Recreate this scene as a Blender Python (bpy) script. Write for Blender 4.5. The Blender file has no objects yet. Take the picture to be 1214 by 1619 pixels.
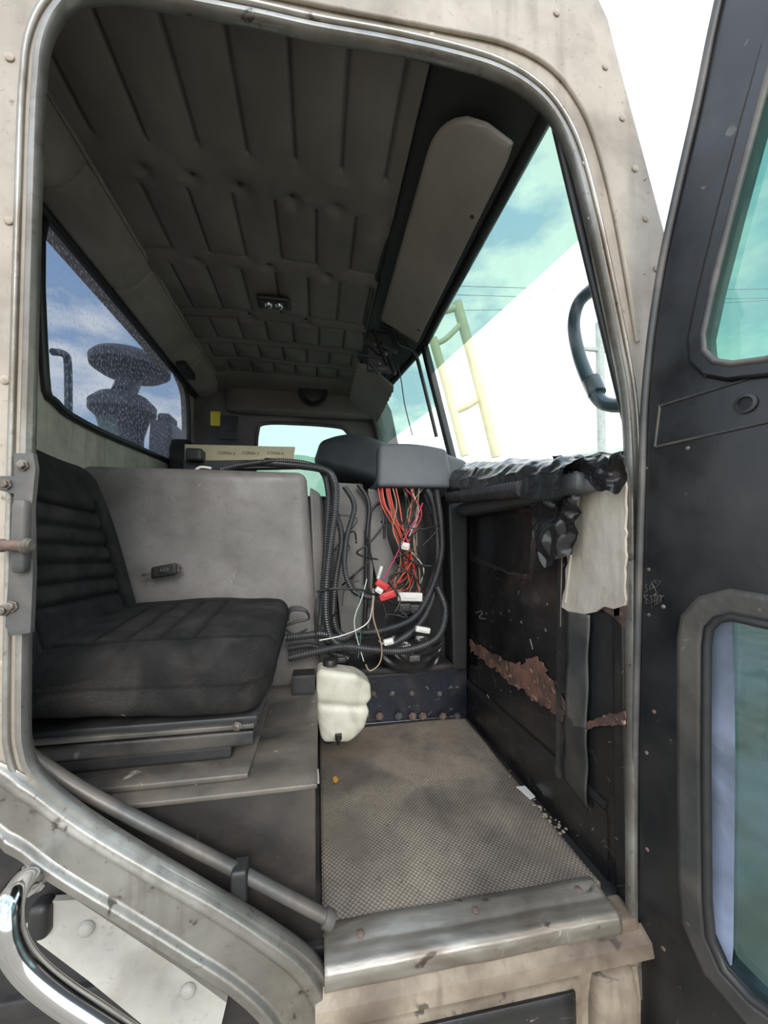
import bpy, bmesh, math, random
from mathutils import Vector, Matrix, noise
random.seed(4)
S=bpy.context.scene
COL=S.collection
S.view_settings.view_transform='Standard'
S.view_settings.look='None'
S.view_settings.exposure=0.0
S.view_settings.gamma=1.12
# ------------------------------------------------------------ camera model (eye at 0,0,0, lifted at the end)
F=600.0; YAW=math.radians(10); PIT=math.radians(1.3); SH=37.0
fw=Vector((math.sin(YAW)*math.cos(PIT),math.cos(YAW)*math.cos(PIT),math.sin(PIT)))
rt=Vector((math.cos(YAW),-math.sin(YAW),0)); up=rt.cross(fw)
LIFT=1.75
def ray(u,v): return fw+rt*((u-607)/F)+up*((809+SH-v)/F)
def X(u,v,x): r=ray(u,v); return r*(x/r.x)
def Y(u,v,y): r=ray(u,v); return r*(y/r.y)
def Z(u,v,z): r=ray(u,v); return r*(z/r.z)
def PL(u,v,p,n): r=ray(u,v); return r*(Vector(p).dot(Vector(n))/r.dot(Vector(n)))
# ------------------------------------------------------------ materials
def lin(c):
    return tuple((x/255/12.92 if x/255<=.04045 else ((x/255+.055)/1.055)**2.4) for x in c)+(1,)
def mat(name,c1,c2=None,scale=8,rough=.6,metal=0,bump=.15,bscale=80,scr=None,scrs=26,scra=.66,stretch=(1,1,1),rough2=None,spec=.5,dust=None,dusta=.48,dist=.005,line=None,lines=7,lw=.006,streak=None,spk=None,da=.85,grime=.5):
    grime*=.42
    m=bpy.data.materials.new(name); m.use_nodes=True; N=m.node_tree.nodes; L=m.node_tree.links
    b=N['Principled BSDF']; b.inputs['Roughness'].default_value=rough; b.inputs['Metallic'].default_value=metal
    b.inputs['Specular IOR Level'].default_value=spec
    tc=N.new('ShaderNodeTexCoord'); mp=N.new('ShaderNodeMapping'); L.new(tc.outputs['Object'],mp.inputs['Vector']); mp.inputs['Scale'].default_value=stretch
    def nz(sc,det=6,dis=0,vec=None):
        n=N.new('ShaderNodeTexNoise'); n.inputs['Scale'].default_value=sc; n.inputs['Detail'].default_value=det; n.inputs['Distortion'].default_value=dis
        L.new(vec or mp.outputs[0],n.inputs['Vector']); return n.outputs['Fac']
    def rg(s,a,bb,o0=0,o1=1):
        r=N.new('ShaderNodeMapRange'); r.inputs[1].default_value=a; r.inputs[2].default_value=bb; r.inputs[3].default_value=o0; r.inputs[4].default_value=o1; L.new(s,r.inputs[0]); return r.outputs[0]
    def mx(f,a,bb,bt='MIX'):
        x=N.new('ShaderNodeMix'); x.data_type='RGBA'; x.blend_type=bt
        if isinstance(f,(int,float)): x.inputs[0].default_value=f
        else: L.new(f,x.inputs[0])
        for i,s in ((6,a),(7,bb)):
            if isinstance(s,tuple): x.inputs[i].default_value=s
            else: L.new(s,x.inputs[i])
        return x.outputs[2]
    def mul(a,b_):
        q=N.new('ShaderNodeMath'); q.operation='MULTIPLY'; L.new(a,q.inputs[0]); L.new(b_,q.inputs[1]); return q.outputs[0]
    cs=mx(rg(nz(scale),.35,.65),lin(c1),lin(c2 or c1))
    if dust: cs=mx(rg(nz(scale*.45,9,.8),dusta,dusta+.16,0,da),cs,lin(dust))
    if streak:
        mp2=N.new('ShaderNodeMapping'); mp2.inputs['Scale'].default_value=(1,1,.1); L.new(tc.outputs['Object'],mp2.inputs[0])
        cs=mx(rg(nz(scale*5,6,.3,mp2.outputs[0]),.52,.7,0,.6),cs,lin(streak))
    if spk: cs=mx(rg(nz(90,5,0),.62,.72,0,.5),cs,lin(spk))
    if scr: cs=mx(rg(nz(scrs,12,.5),scra,scra+.05,0,.85),cs,lin(scr))
    if line:
        n=N.new('ShaderNodeTexNoise'); n.inputs['Scale'].default_value=3; L.new(mp.outputs[0],n.inputs['Vector'])
        ad=N.new('ShaderNodeVectorMath'); ad.operation='ADD'; L.new(mp.outputs[0],ad.inputs[0])
        sc=N.new('ShaderNodeVectorMath'); sc.operation='SCALE'; sc.inputs[3].default_value=.12; L.new(n.outputs['Color'],sc.inputs[0]); L.new(sc.outputs[0],ad.inputs[1])
        v=N.new('ShaderNodeTexVoronoi'); v.feature='DISTANCE_TO_EDGE'; v.inputs['Scale'].default_value=lines; L.new(ad.outputs[0],v.inputs['Vector'])
        cs=mx(mul(rg(v.outputs['Distance'],lw*.3,lw,1,0),rg(nz(13,6),.54,.62,0,.45)),cs,lin(line))
    if bump and grime:
        cs=mx(rg(nz(30,10,.4),.48,.66,0,grime),cs,(.42,.38,.34,1),'MULTIPLY')
        cs=mx(rg(nz(4,8,.6),.5,.68,0,grime*.8),cs,(.45,.41,.37,1),'MULTIPLY')
    L.new(cs,b.inputs['Base Color'])
    if rough2 is not None: L.new(rg(nz(scale*1.7),.35,.65,rough,rough2),b.inputs['Roughness'])
    if bump:
        bp=N.new('ShaderNodeBump'); bp.inputs['Strength'].default_value=bump; bp.inputs['Distance'].default_value=dist
        L.new(nz(bscale,4),bp.inputs['Height']); L.new(bp.outputs[0],b.inputs['Normal'])
    return m
def glass(name,tint,dirt=None,dirtc=(200,200,200),dsc=40,dth=.55,refl=.06,base=0,zs=.35):
    m=bpy.data.materials.new(name); m.use_nodes=True; N=m.node_tree.nodes; L=m.node_tree.links
    N.clear(); o=N.new('ShaderNodeOutputMaterial'); t=N.new('ShaderNodeBsdfTransparent'); t.inputs[0].default_value=tint+(1,)
    g=N.new('ShaderNodeBsdfGlossy'); g.inputs['Roughness'].default_value=.03
    mx=N.new('ShaderNodeMixShader'); mx.inputs[0].default_value=refl; L.new(t.outputs[0],mx.inputs[1]); L.new(g.outputs[0],mx.inputs[2]); last=mx
    if dirt:
        tc=N.new('ShaderNodeTexCoord'); mp=N.new('ShaderNodeMapping'); mp.inputs['Scale'].default_value=(1,1,zs); L.new(tc.outputs['Object'],mp.inputs[0])
        n=N.new('ShaderNodeTexNoise'); n.inputs['Scale'].default_value=dsc; n.inputs['Detail'].default_value=8; L.new(mp.outputs[0],n.inputs['Vector'])
        r=N.new('ShaderNodeMapRange'); r.inputs[1].default_value=dth; r.inputs[2].default_value=dth+.15; r.inputs[3].default_value=base; r.inputs[4].default_value=dirt; L.new(n.outputs['Fac'],r.inputs[0])
        d=N.new('ShaderNodeBsdfDiffuse'); d.inputs[0].default_value=lin(dirtc)
        tr=N.new('ShaderNodeBsdfTranslucent'); tr.inputs[0].default_value=lin(dirtc)
        ds=N.new('ShaderNodeMixShader'); ds.inputs[0].default_value=.4; L.new(d.outputs[0],ds.inputs[1]); L.new(tr.outputs[0],ds.inputs[2])
        m2=N.new('ShaderNodeMixShader'); L.new(r.outputs[0],m2.inputs[0]); L.new(last.outputs[0],m2.inputs[1]); L.new(ds.outputs[0],m2.inputs[2]); last=m2
    L.new(last.outputs[0],o.inputs[0]); return m
M={}
M['paint']=mat('cab_paint',(172,160,144),(146,135,121),scale=5,rough=.45,rough2=.65,bump=.10,bscale=50,dust=(118,105,90),dusta=.5,scr=(88,64,48),scrs=34,scra=.67,streak=(126,115,101),spk=(112,98,82),grime=.5)
M['flange']=mat('worn_aluminium',(176,173,165),(138,134,126),scale=6,rough=.26,rough2=.52,metal=.75,bump=.12,dust=(104,94,82),dusta=.47,scr=(74,64,56),scrs=30,scra=.655,spk=(100,90,78),streak=(128,121,110),grime=.5)
M['sill']=mat('scuffed_sill_metal',(184,178,168),(136,128,116),scale=9,rough=.28,rough2=.55,metal=.7,bump=.25,bscale=30,dust=(104,90,75),dusta=.44,stretch=(.6,1.6,1.6),scr=(62,52,44),scrs=24,scra=.64,line=(216,212,202),lines=18,grime=.7)
M['stepwell']=mat('dirty_cream_paint',(160,145,125),(120,105,88),scale=9,rough=.7,bump=.3,bscale=40,dust=(82,68,56),dusta=.46,scr=(44,37,32),scrs=22,scra=.62,streak=(98,82,67),grime=.8)
M['liner']=mat('headliner_vinyl',(104,98,91),(90,85,79),scale=5,rough=.55,bump=.12,bscale=160,dust=(82,77,71),grime=.2)
M['cove']=mat('tan_grey_trim',(142,135,124),(124,118,108),scale=5,rough=.6,bump=.15,bscale=120,dust=(108,102,93),grime=.3)
M['header']=mat('black_header',(40,40,40),(29,29,29),scale=5,rough=.5,bump=.1)
M['visor']=mat('visor_grey',(122,115,106),(108,102,94),scale=4,rough=.7,bump=.06,bscale=200,grime=.2)
M['rearwall']=mat('grimy_beige_panel',(184,177,161),(154,148,134),scale=6,rough=.7,bump=.1,dust=(110,104,92),dusta=.48,scr=(80,74,66),scrs=24,scra=.66,streak=(124,118,106),grime=.5)
M['greypanel']=mat('grey_panel',(108,104,100),(90,87,84),scale=6,rough=.6,bump=.1,dust=(76,73,70),grime=.3)
M['hump']=mat('engine_cover_vinyl',(120,115,111),(102,98,94),scale=5,rough=.40,rough2=.62,bump=.12,bscale=150,dust=(86,81,77),dusta=.47,scr=(144,138,132),scrs=40,scra=.685,spk=(84,80,76),grime=.5)
M['fabric']=mat('seat_fabric',(44,42,41),(33,32,31),scale=20,rough=.95,bump=1.0,bscale=420,spec=.15,dust=(60,56,53),dusta=.5,grime=.3)
M['black']=mat('black_paint_scuffed',(20,20,21),(28,27,27),scale=6,rough=.18,rough2=.42,bump=.22,bscale=22,dist=.008,scr=(140,134,124),scrs=48,scra=.68,dust=(50,44,40),dusta=.53,da=.75,line=(120,114,105),lines=15,lw=.008)
M['door']=mat('door_black_paint',(14,15,17),(21,21,23),scale=6,rough=.22,rough2=.42,bump=.10,bscale=18,scr=(92,90,85),scrs=50,scra=.70,dust=(38,36,34),dusta=.53,da=.6)
M['doorframe']=mat('door_dusty_black',(48,48,48),(34,34,34),scale=8,rough=.40,bump=.15,dust=(80,74,67),dusta=.48,scr=(104,98,90),scrs=44,scra=.68)
M['boxtop']=mat('dusty_box_paint',(82,76,69),(56,52,48),scale=7,rough=.5,rough2=.35,bump=.15,dust=(112,102,90),dusta=.46,scr=(160,150,138),scrs=40,scra=.67,grime=.6)
M['boxside']=mat('box_side_black',(32,30,30),(47,44,42),scale=5,rough=.30,bump=.12,dust=(80,72,65),dusta=.49,scr=(150,144,134),scrs=44,scra=.69)
M['rubber']=mat('black_rubber',(24,24,25),(34,33,33),scale=20,rough=.5,bump=.1)
M['conduit']=mat('conduit_plastic',(34,35,37),(48,48,49),scale=20,rough=.34,bump=.05,grime=.2)
M['dashpad']=mat('dash_pad_vinyl',(58,62,63),(46,49,51),scale=5,rough=.55,bump=.25,bscale=180,dust=(70,72,71),grime=.2)
M['dashface']=mat('dash_cover_slate',(88,91,94),(76,79,83),scale=5,rough=.6,bump=.3,bscale=180,grime=.2)
M['dark']=mat('dark_cavity',(20,20,21),(34,31,30),scale=12,rough=.7,bump=.3,bscale=30,dust=(60,52,46),dusta=.52)
M['toe']=mat('blue_black_plate',(36,39,48),(25,26,33),scale=9,rough=.3,bump=.2,dust=(72,65,60),dusta=.50,scr=(130,126,120),scrs=44,scra=.66)
M['white']=mat('peeled_backing',(200,190,174),(170,158,144),scale=6,rough=.85,bump=.35,bscale=60,dust=(134,118,103),dusta=.5,streak=(152,139,124),grime=.4)
M['torn']=mat('torn_brown_backing',(118,79,64),(82,57,48),scale=22,rough=.9,bump=.8,bscale=70,scr=(170,138,120),scrs=50,scra=.62,dust=(56,42,36),dusta=.5)
M['bag']=mat('black_plastic_sheet',(22,22,23),(34,34,35),scale=8,rough=.24,bump=.4,bscale=25,dist=.01,dust=(52,48,44),dusta=.55)
M['bolt']=mat('bolt_steel',(130,122,112),(84,72,62),scale=60,rough=.5,metal=.6,bump=.1)
M['rust']=mat('rusty_bolt',(118,94,82),(84,70,62),scale=60,rough=.7,metal=.2,bump=.2)
M['rivet']=mat('painted_rivet',(176,162,144),(144,128,108),scale=60,rough=.6,bump=.05)
M['chrome']=mat('chrome',(215,215,215),(200,200,200),rough=.1,metal=1,bump=0)
M['whitepaint']=mat('white_paint_dirty',(190,187,179),(166,162,152),scale=6,rough=.45,bump=.05,dust=(124,116,104),dusta=.5,spk=(140,132,120))
M['channel']=mat('pale_window_channel',(140,150,176),(116,127,152),scale=10,rough=.5,bump=.05,dust=(84,92,104),dusta=.5)
M['reservoir']=mat('yellowed_white_plastic',(212,209,192),(190,186,166),scale=14,rough=.45,bump=.1,dust=(126,118,100),dusta=.5,grime=.3)
M['orange']=mat('orange_wire',(210,80,52),rough=.45,bump=0)
M['red']=mat('red_plastic',(190,40,38),rough=.4,bump=0)
M['tanw']=mat('tan_wire',(150,130,102),rough=.5,bump=0)
M['whitew']=mat('white_wire',(214,212,204),rough=.5,bump=0)
M['green']=mat('green_wire',(40,100,72),rough=.5,bump=0)
M['pink']=mat('pink_wire',(206,50,96),rough=.5,bump=0)
M['blackw']=mat('black_wire',(20,20,21),rough=.45,bump=0)
M['cream']=mat('cream_switch_panel',(182,170,134),(166,154,120),scale=12,rough=.5,bump=.05,grime=.2)
M['yellow']=mat('faded_yellow_paint',(236,226,182),(224,214,168),rough=.5,bump=.05,grime=0)
M['tag']=mat('yellow_tag',(204,186,40),rough=.5,bump=0)
M['mirror']=mat('teal_black_tube',(44,66,72),(34,50,56),rough=.35,bump=0)
M['pole']=mat('weathered_wood',(190,196,190),(170,178,172),rough=.9,bump=.2)
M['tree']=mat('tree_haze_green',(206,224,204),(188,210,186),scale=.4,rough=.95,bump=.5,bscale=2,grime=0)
M['ground']=mat('gravel_ground',(150,140,126),(122,114,102),scale=3,rough=.95,bump=.4,bscale=30,dust=(102,110,82),dusta=.55,grime=0)
M['aircl']=mat('weathered_black_steel',(50,53,60),(66,69,77),scale=5,rough=.5,bump=.05)
M['lamp']=mat('lamp_housing_bronze',(54,52,50),(42,40,39),rough=.4,metal=.4,bump=0)
M['paper']=mat('paper_white',(204,202,196),rough=.8,bump=0)
M['leaf']=mat('orange_leaf_bit',(204,140,50),rough=.8,bump=0)
M['crumb']=mat('dry_crumbs',(160,142,122),(110,92,76),scale=50,rough=.9,bump=.3)
M['text']=mat('printed_dark_text',(66,60,46),rough=.6,bump=0)
M['gasket']=mat('grey_rubber_gasket',(72,71,70),(50,50,50),scale=10,rough=.5,bump=.1,dust=(106,99,90),dusta=.47)
M['strut']=mat('dusty_steel_tube',(88,86,82),(66,64,61),scale=10,rough=.4,metal=.3,bump=.1,dust=(114,104,93),dusta=.47)
M['g_clear']=glass('glass_clear',(.93,.97,.95),dirt=.12,dsc=30,dth=.5)
M['g_band']=glass('glass_teal_band',(.23,.365,.32),dirt=.16,dsc=6,dth=.42,dirtc=(190,225,215),zs=1)
M['g_rear']=glass('glass_rear_dirty',(.17,.19,.23),dirt=.5,dsc=110,dth=.52,dirtc=(160,166,184),refl=.04,base=.07,zs=.7)
M['g_door']=glass('glass_door_green',(.10,.26,.20),dirt=.10,dsc=8,dth=.5,dirtc=(170,200,190),zs=1)
M['g_far']=glass('glass_far_teal',(.26,.42,.38))
M['g_low']=glass('glass_lower_green',(.10,.18,.18),dirt=.35,dsc=5,dth=.5,dirtc=(96,124,134),zs=1)
def add_seam_shade(m,dark):  # darkens stitched seams in the base colour, standing in for groove shade
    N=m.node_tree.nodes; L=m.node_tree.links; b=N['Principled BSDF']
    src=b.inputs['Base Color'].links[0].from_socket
    a=N.new('ShaderNodeAttribute'); a.attribute_name='seam_shade'
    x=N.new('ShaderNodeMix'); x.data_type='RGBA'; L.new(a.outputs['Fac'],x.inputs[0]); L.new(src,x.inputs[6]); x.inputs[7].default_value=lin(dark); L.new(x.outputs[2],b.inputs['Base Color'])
add_seam_shade(M['liner'],(48,45,42)); add_seam_shade(M['fabric'],(14,14,14))
def matmat():
    m=mat('ribbed_rubber_mat',(156,143,127),(132,121,108),scale=5,rough=.8,bump=.01,dust=(104,95,86),dusta=.48,spk=(104,94,84),scr=(78,70,63),scrs=60,scra=.69,grime=.6)
    N=m.node_tree.nodes; L=m.node_tree.links; b=N['Principled BSDF']
    tc=N.new('ShaderNodeTexCoord'); mp=N.new('ShaderNodeMapping'); mp.inputs['Rotation'].default_value=(0,0,math.radians(45)); L.new(tc.outputs['Object'],mp.inputs[0])
    v=N.new('ShaderNodeTexVoronoi'); v.inputs['Scale'].default_value=140; v.inputs['Randomness'].default_value=0; L.new(mp.outputs[0],v.inputs['Vector'])
    r=N.new('ShaderNodeMapRange'); r.inputs[1].default_value=.25; r.inputs[2].default_value=.5; L.new(v.outputs['Distance'],r.inputs[0])
    src=b.inputs['Base Color'].links[0].from_socket
    n2=N.new('ShaderNodeTexNoise'); n2.inputs['Scale'].default_value=6; n2.inputs['Detail'].default_value=7; L.new(tc.outputs['Object'],n2.inputs['Vector'])
    r2=N.new('ShaderNodeMapRange'); r2.inputs[1].default_value=.50; r2.inputs[2].default_value=.66; r2.inputs[4].default_value=.65; L.new(n2.outputs['Fac'],r2.inputs[0])
    y=N.new('ShaderNodeMix'); y.data_type='RGBA'; L.new(r2.outputs[0],y.inputs[0]); L.new(src,y.inputs[6]); y.inputs[7].default_value=lin((86,78,71))
    x=N.new('ShaderNodeMix'); x.data_type='RGBA'; x.blend_type='MULTIPLY'
    q=N.new('ShaderNodeMath'); q.operation='MULTIPLY'; q.inputs[1].default_value=.7; L.new(r.outputs[0],q.inputs[0])
    L.new(q.outputs[0],x.inputs[0]); L.new(y.outputs[2],x.inputs[6]); x.inputs[7].default_value=(.35,.33,.3,1); L.new(x.outputs[2],b.inputs['Base Color'])
    bp=N.new('ShaderNodeBump'); bp.invert=True; bp.inputs['Strength'].default_value=.5; bp.inputs['Distance'].default_value=.002; L.new(r.outputs[0],bp.inputs['Height']); L.new(bp.outputs[0],b.inputs['Normal'])
    return m
M['mat']=matmat()
# ------------------------------------------------------------ builders
def reg(ob,parent=None,label=None,cat=None,kind=None,group=None):
    if ob.name not in COL.objects: COL.objects.link(ob)
    if parent: ob.parent=parent
    if label: ob['label']=label
    if cat and not parent: ob['category']=cat
    if kind: ob['kind']=kind
    if group: ob['group']=group
    return ob
def empty(name,**k):
    e=bpy.data.objects.new(name,None); e.empty_display_size=.05; return reg(e,**k)
def fin(name,me,m,smooth=True,ang=35,**k):
    me.materials.clear(); me.materials.append(M[m])
    me.update()
    if smooth:
        me.polygons.foreach_set('use_smooth',[True]*len(me.polygons))
        me.set_sharp_from_angle(angle=math.radians(ang))
    return reg(bpy.data.objects.new(name,me),**k)
def mesh(name,vs,fs,m,smooth=True,ang=35,solid=0,bevel=0,**k):
    me=bpy.data.meshes.new(name); me.from_pydata([tuple(v) for v in vs],[],fs)
    bm=bmesh.new(); bm.from_mesh(me); bmesh.ops.recalc_face_normals(bm,faces=bm.faces)
    if bevel: bmesh.ops.bevel(bm,geom=bm.edges[:]+bm.verts[:],offset=bevel,segments=3,affect='EDGES',profile=.5)
    bm.to_mesh(me); bm.free()
    ob=fin(name,me,m,smooth,ang,**k)
    if solid:
        s=ob.modifiers.new('s','SOLIDIFY'); s.thickness=solid; s.offset=0
    return ob
def box(name,x0,x1,y0,y1,z0,z1,m,bevel=.004,**k):
    vs=[(x,y,z) for x in(x0,x1) for y in(y0,y1) for z in(z0,z1)]
    fs=[(0,1,3,2),(4,6,7,5),(0,4,5,1),(2,3,7,6),(0,2,6,4),(1,5,7,3)]
    return mesh(name,vs,fs,m,bevel=bevel,**k)
def rbox(name,half,r,m,fn,n=20,attr=None,**k):
    bm=bmesh.new(); bmesh.ops.create_cube(bm,size=2)
    bmesh.ops.subdivide_edges(bm,edges=bm.edges[:],cuts=n,use_grid_fill=True)
    h=Vector(half); vals=[]
    for v in bm.verts:
        q=Vector((v.co.x*h.x,v.co.y*h.y,v.co.z*h.z))
        i=Vector([max(-(h[a]-r),min(h[a]-r,q[a])) for a in range(3)])
        d=q-i
        if d.length>1e-9: q=i+d.normalized()*r
        res=fn(Vector((q.x/h.x,q.y/h.y,q.z/h.z)))
        if isinstance(res,tuple): v.co=res[0]; vals.append(res[1])
        else: v.co=res; vals.append(0)
    bmesh.ops.recalc_face_normals(bm,faces=bm.faces)
    me=bpy.data.meshes.new(name); bm.to_mesh(me); bm.free()
    if any(vals):
        a=me.attributes.new('seam_shade','FLOAT','POINT'); a.data.foreach_set('value',vals)
    return fin(name,me,m,ang=60,**k)
def hexmap(c):
    c=[Vector(p) for p in c]
    def f(p):
        a,b,g=(p.x+1)/2,(p.y+1)/2,(p.z+1)/2
        lo=c[0]*(1-a)*(1-b)+c[1]*a*(1-b)+c[2]*a*b+c[3]*(1-a)*b
        hi=c[4]*(1-a)*(1-b)+c[5]*a*(1-b)+c[6]*a*b+c[7]*(1-a)*b
        return lo*(1-g)+hi*g
    return f
def hexa(name,c,r,m,n=14,**k):
    c=[Vector(p) for p in c]
    h=Vector(((c[1]-c[0]).length/2,(c[3]-c[0]).length/2,(c[4]-c[0]).length/2))
    r=min(r,min(h)*.98)
    return rbox(name,h,r,m,hexmap(c),n=n,**k)
def rb(name,x0,x1,y0,y1,z0,z1,r,m,n=10,**k):
    return hexa(name,[(x0,y0,z0),(x1,y0,z0),(x1,y1,z0),(x0,y1,z0),(x0,y0,z1),(x1,y0,z1),(x1,y1,z1),(x0,y1,z1)],r,m,n=n,**k)
def cr(P,n=8,closed=False):
    P=[Vector(p) for p in P]; out=[]; L=len(P)
    for i in range(L if closed else L-1):
        if closed: a,b,c,d=P[(i-1)%L],P[i],P[(i+1)%L],P[(i+2)%L]
        else: a,b,c,d=P[max(i-1,0)],P[i],P[i+1],P[min(i+2,L-1)]
        for j in range(n):
            t=j/n
            out.append(.5*((2*b)+(c-a)*t+(2*a-5*b+4*c-d)*t*t+(3*b-a-3*c+d)*t**3))
    if not closed: out.append(P[-1])
    return out
def tube(name,pts,r,m,seg=10,n=8,closed=False,corr=None,smoothp=True,flat=1,**k):
    P=cr(pts,n,closed) if smoothp else [Vector(p) for p in pts]
    if corr:
        pitch,amp=corr; step=pitch/4
        Q=[P[0]]; acc=0
        for a,b in zip(P,P[1:]):
            l=(b-a).length; d=step-acc
            while d<=l and l>0: Q.append(a.lerp(b,d/l)); d+=step
            acc=(acc+l)%step if l>0 else acc
        P=Q
    vs=[];fs=[];nv=None;L=len(P)
    for i,p in enumerate(P):
        if closed: t=(P[(i+1)%L]-P[i-1])
        else: t=(P[min(i+1,L-1)]-P[max(i-1,0)])
        t.normalize()
        if nv is None:
            nv=t.orthogonal().normalized() if abs(t.y)>.9 else t.cross(Vector((0,1,0))).normalized()
        else:
            nv=(nv-t*nv.dot(t)).normalized()
        bn=t.cross(nv); rr=r
        if corr: rr=r+(corr[1] if i%4 in(0,1) else -corr[1])
        for s in range(seg):
            a=2*math.pi*s/seg; vs.append(p+nv*math.cos(a)*rr+bn*math.sin(a)*rr*flat)
    for i in range(L if closed else L-1):
        for s in range(seg):
            a=i*seg+s;b=i*seg+(s+1)%seg;c=((i+1)%L)*seg+(s+1)%seg;d=((i+1)%L)*seg+s
            fs.append((a,b,c,d))
    if not closed: fs+= [tuple(range(seg))[::-1],tuple((L-1)*seg+s for s in range(seg))]
    return mesh(name,vs,fs,m,ang=70 if not corr else 80,**k)
def grid(name,f,nu,nv,m,solid=0,attr=None,**k):
    vs=[];at=[]
    for j in range(nv+1):
        for i in range(nu+1):
            r=f(i/nu,j/nv)
            if isinstance(r,tuple): vs.append(r[0]); at.append(r[1])
            else: vs.append(r)
    fs=[(j*(nu+1)+i,j*(nu+1)+i+1,(j+1)*(nu+1)+i+1,(j+1)*(nu+1)+i) for j in range(nv) for i in range(nu)]
    me=bpy.data.meshes.new(name); me.from_pydata([tuple(v) for v in vs],[],fs)
    if at: a=me.attributes.new('seam_shade','FLOAT','POINT'); a.data.foreach_set('value',at)
    ob=fin(name,me,m,ang=50,**k)
    if solid: s=ob.modifiers.new('s','SOLIDIFY'); s.thickness=solid; s.offset=0
    return ob
def p2d(name,loops,Mx,thick,bev,m,**k):
    cu=bpy.data.curves.new('t','CURVE'); cu.dimensions='2D'; cu.fill_mode='BOTH'
    cu.extrude=max(thick/2-bev,.0001); cu.bevel_depth=bev; cu.offset=-bev; cu.bevel_resolution=2
    for lp in loops:
        s=cu.splines.new('POLY'); s.points.add(len(lp)-1)
        for q,p in zip(s.points,lp): q.co=(p[0],p[1],0,1)
        s.use_cyclic_u=True
    o=bpy.data.objects.new('t',cu); COL.objects.link(o)
    me=bpy.data.meshes.new_from_object(o.evaluated_get(bpy.context.evaluated_depsgraph_get()))
    bpy.data.objects.remove(o); me.name=name; me.transform(Mx)
    return fin(name,me,m,**k)
def frameM(o,xa,ya):
    xa=Vector(xa).normalized(); ya=Vector(ya).normalized(); z=xa.cross(ya)
    return Matrix(((xa.x,ya.x,z.x,o[0]),(xa.y,ya.y,z.y,o[1]),(xa.z,ya.z,z.z,o[2]),(0,0,0,1)))
def MY(y): return frameM((0,y,0),(1,0,0),(0,0,1))
def MX(x): return frameM((x,0,0),(0,1,0),(0,0,1))
def poly_on(name,pts,th,m,nrm,**k):
    nrm=Vector(nrm)*th; n=len(pts); vs=[Vector(p) for p in pts]+[Vector(p)+nrm for p in pts]
    fs=[tuple(range(n)),tuple(range(n,2*n))[::-1]]+[(i,(i+1)%n,n+(i+1)%n,n+i) for i in range(n)]
    return mesh(name,vs,fs,m,smooth=False,**k)
def lathe(name,prof,c,axis,m,seg=24,**k):
    axis=Vector(axis).normalized(); a=axis.orthogonal().normalized(); b=axis.cross(a); c=Vector(c)
    vs=[];fs=[];n=len(prof)
    for r,h in prof:
        for s in range(seg):
            t=2*math.pi*s/seg; vs.append(c+axis*h+(a*math.cos(t)+b*math.sin(t))*max(r,1e-4))
    for i in range(n-1):
        for s in range(seg): fs.append((i*seg+s,i*seg+(s+1)%seg,(i+1)*seg+(s+1)%seg,(i+1)*seg+s))
    fs+=[tuple(range(seg))[::-1],tuple((n-1)*seg+s for s in range(seg))]
    return mesh(name,vs,fs,m,ang=40,**k)
def rivet(name,p,nrm,r,m,parent,h=.4):
    return lathe(name,[(r,0),(r*.95,r*h*.5),(r*.7,r*h*.85),(r*.3,r*h),(0,r*h)],p,nrm,m,seg=14,parent=parent)
def hexbolt(name,p,nrm,r,m,parent):
    return lathe(name,[(r*1.5,0),(r*1.5,r*.2),(r,r*.2),(r,r*.9),(r*.8,r*1.05),(0,r*1.05)],p,nrm,m,seg=6,parent=parent)
def jag(P,amp,step=7):
    out=[]
    for (a,b),(c,d) in zip(P,P[1:]+P[:1]):
        k=max(1,int(math.hypot(c-a,d-b)/step))
        for j in range(k): out.append((a+(c-a)*j/k+random.uniform(-amp,amp),b+(d-b)*j/k+random.uniform(-amp,amp)))
    return out
# ============================================================ CAB SIDE with door opening
YD=.62
inner=[(43,1120),(46,900),(50,720),(57,450),(64,200),(68,130),(74,75),(93,28),(128,-5),(185,-10),(240,0),(400,30),(500,52),(620,73),(730,98),(795,120),(845,152),(878,192),(902,245),(925,330),(945,420),(966,520),(985,620),(992,720),(994,850),(994,1000),(995,1200),(995,1450),(995,1800),(600,1800),(562,1700),(548,1619),(528,1560),(495,1510),(430,1462),(330,1402),(200,1325),(110,1265),(62,1220),(46,1180)]
li=[Y(u,v,YD) for u,v in inner]; li=cr(li,5,True)
def offs(P,d):
    out=[];n=len(P)
    for i in range(n):
        t=P[(i+1)%n]-P[i-1]; t.normalize(); nn=Vector((-t.z,0,t.x)); out.append(P[i]+nn*d)
    return out
cen=sum(li,Vector())/len(li)
sgn=1 if (offs(li,.01)[0]-cen).length>(li[0]-cen).length else -1
li2=[(p.x,p.z) for p in offs(li,sgn*.004)]
outer=[(-330,1450),(-330,-250),(870,-120),(930,-40),(962,30),(985,120),(1020,250),(1052,370),(1078,600),(1084,900),(1084,1850),(480,1850),(455,1720),(440,1660),(400,1600),(300,1535),(150,1435),(40,1365),(-60,1310)]
lo2=[(Y(u,v,YD).x,Y(u,v,YD).z) for u,v in outer]
side=p2d('wall_side',[lo2,li2],MY(YD+.006),.012,.003,'paint',kind='structure',label='beige painted cab side with large rounded door opening',cat='cab wall')
loops=[(offs(li,sgn*.014),-.002),(offs(li,sgn*.010),-.007),(offs(li,sgn*.003),-.007),(li,-.001),(offs(li,sgn*.002),.012),(offs(li,sgn*.030),.035)]
vs=[];fs=[];n=len(li)
for lp,dy in loops: vs+=[p+Vector((0,dy,0)) for p in lp]
for k in range(len(loops)-1):
    for i in range(n): fs.append((k*n+i,k*n+(i+1)%n,(k+1)*n+(i+1)%n,(k+1)*n+i))
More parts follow.
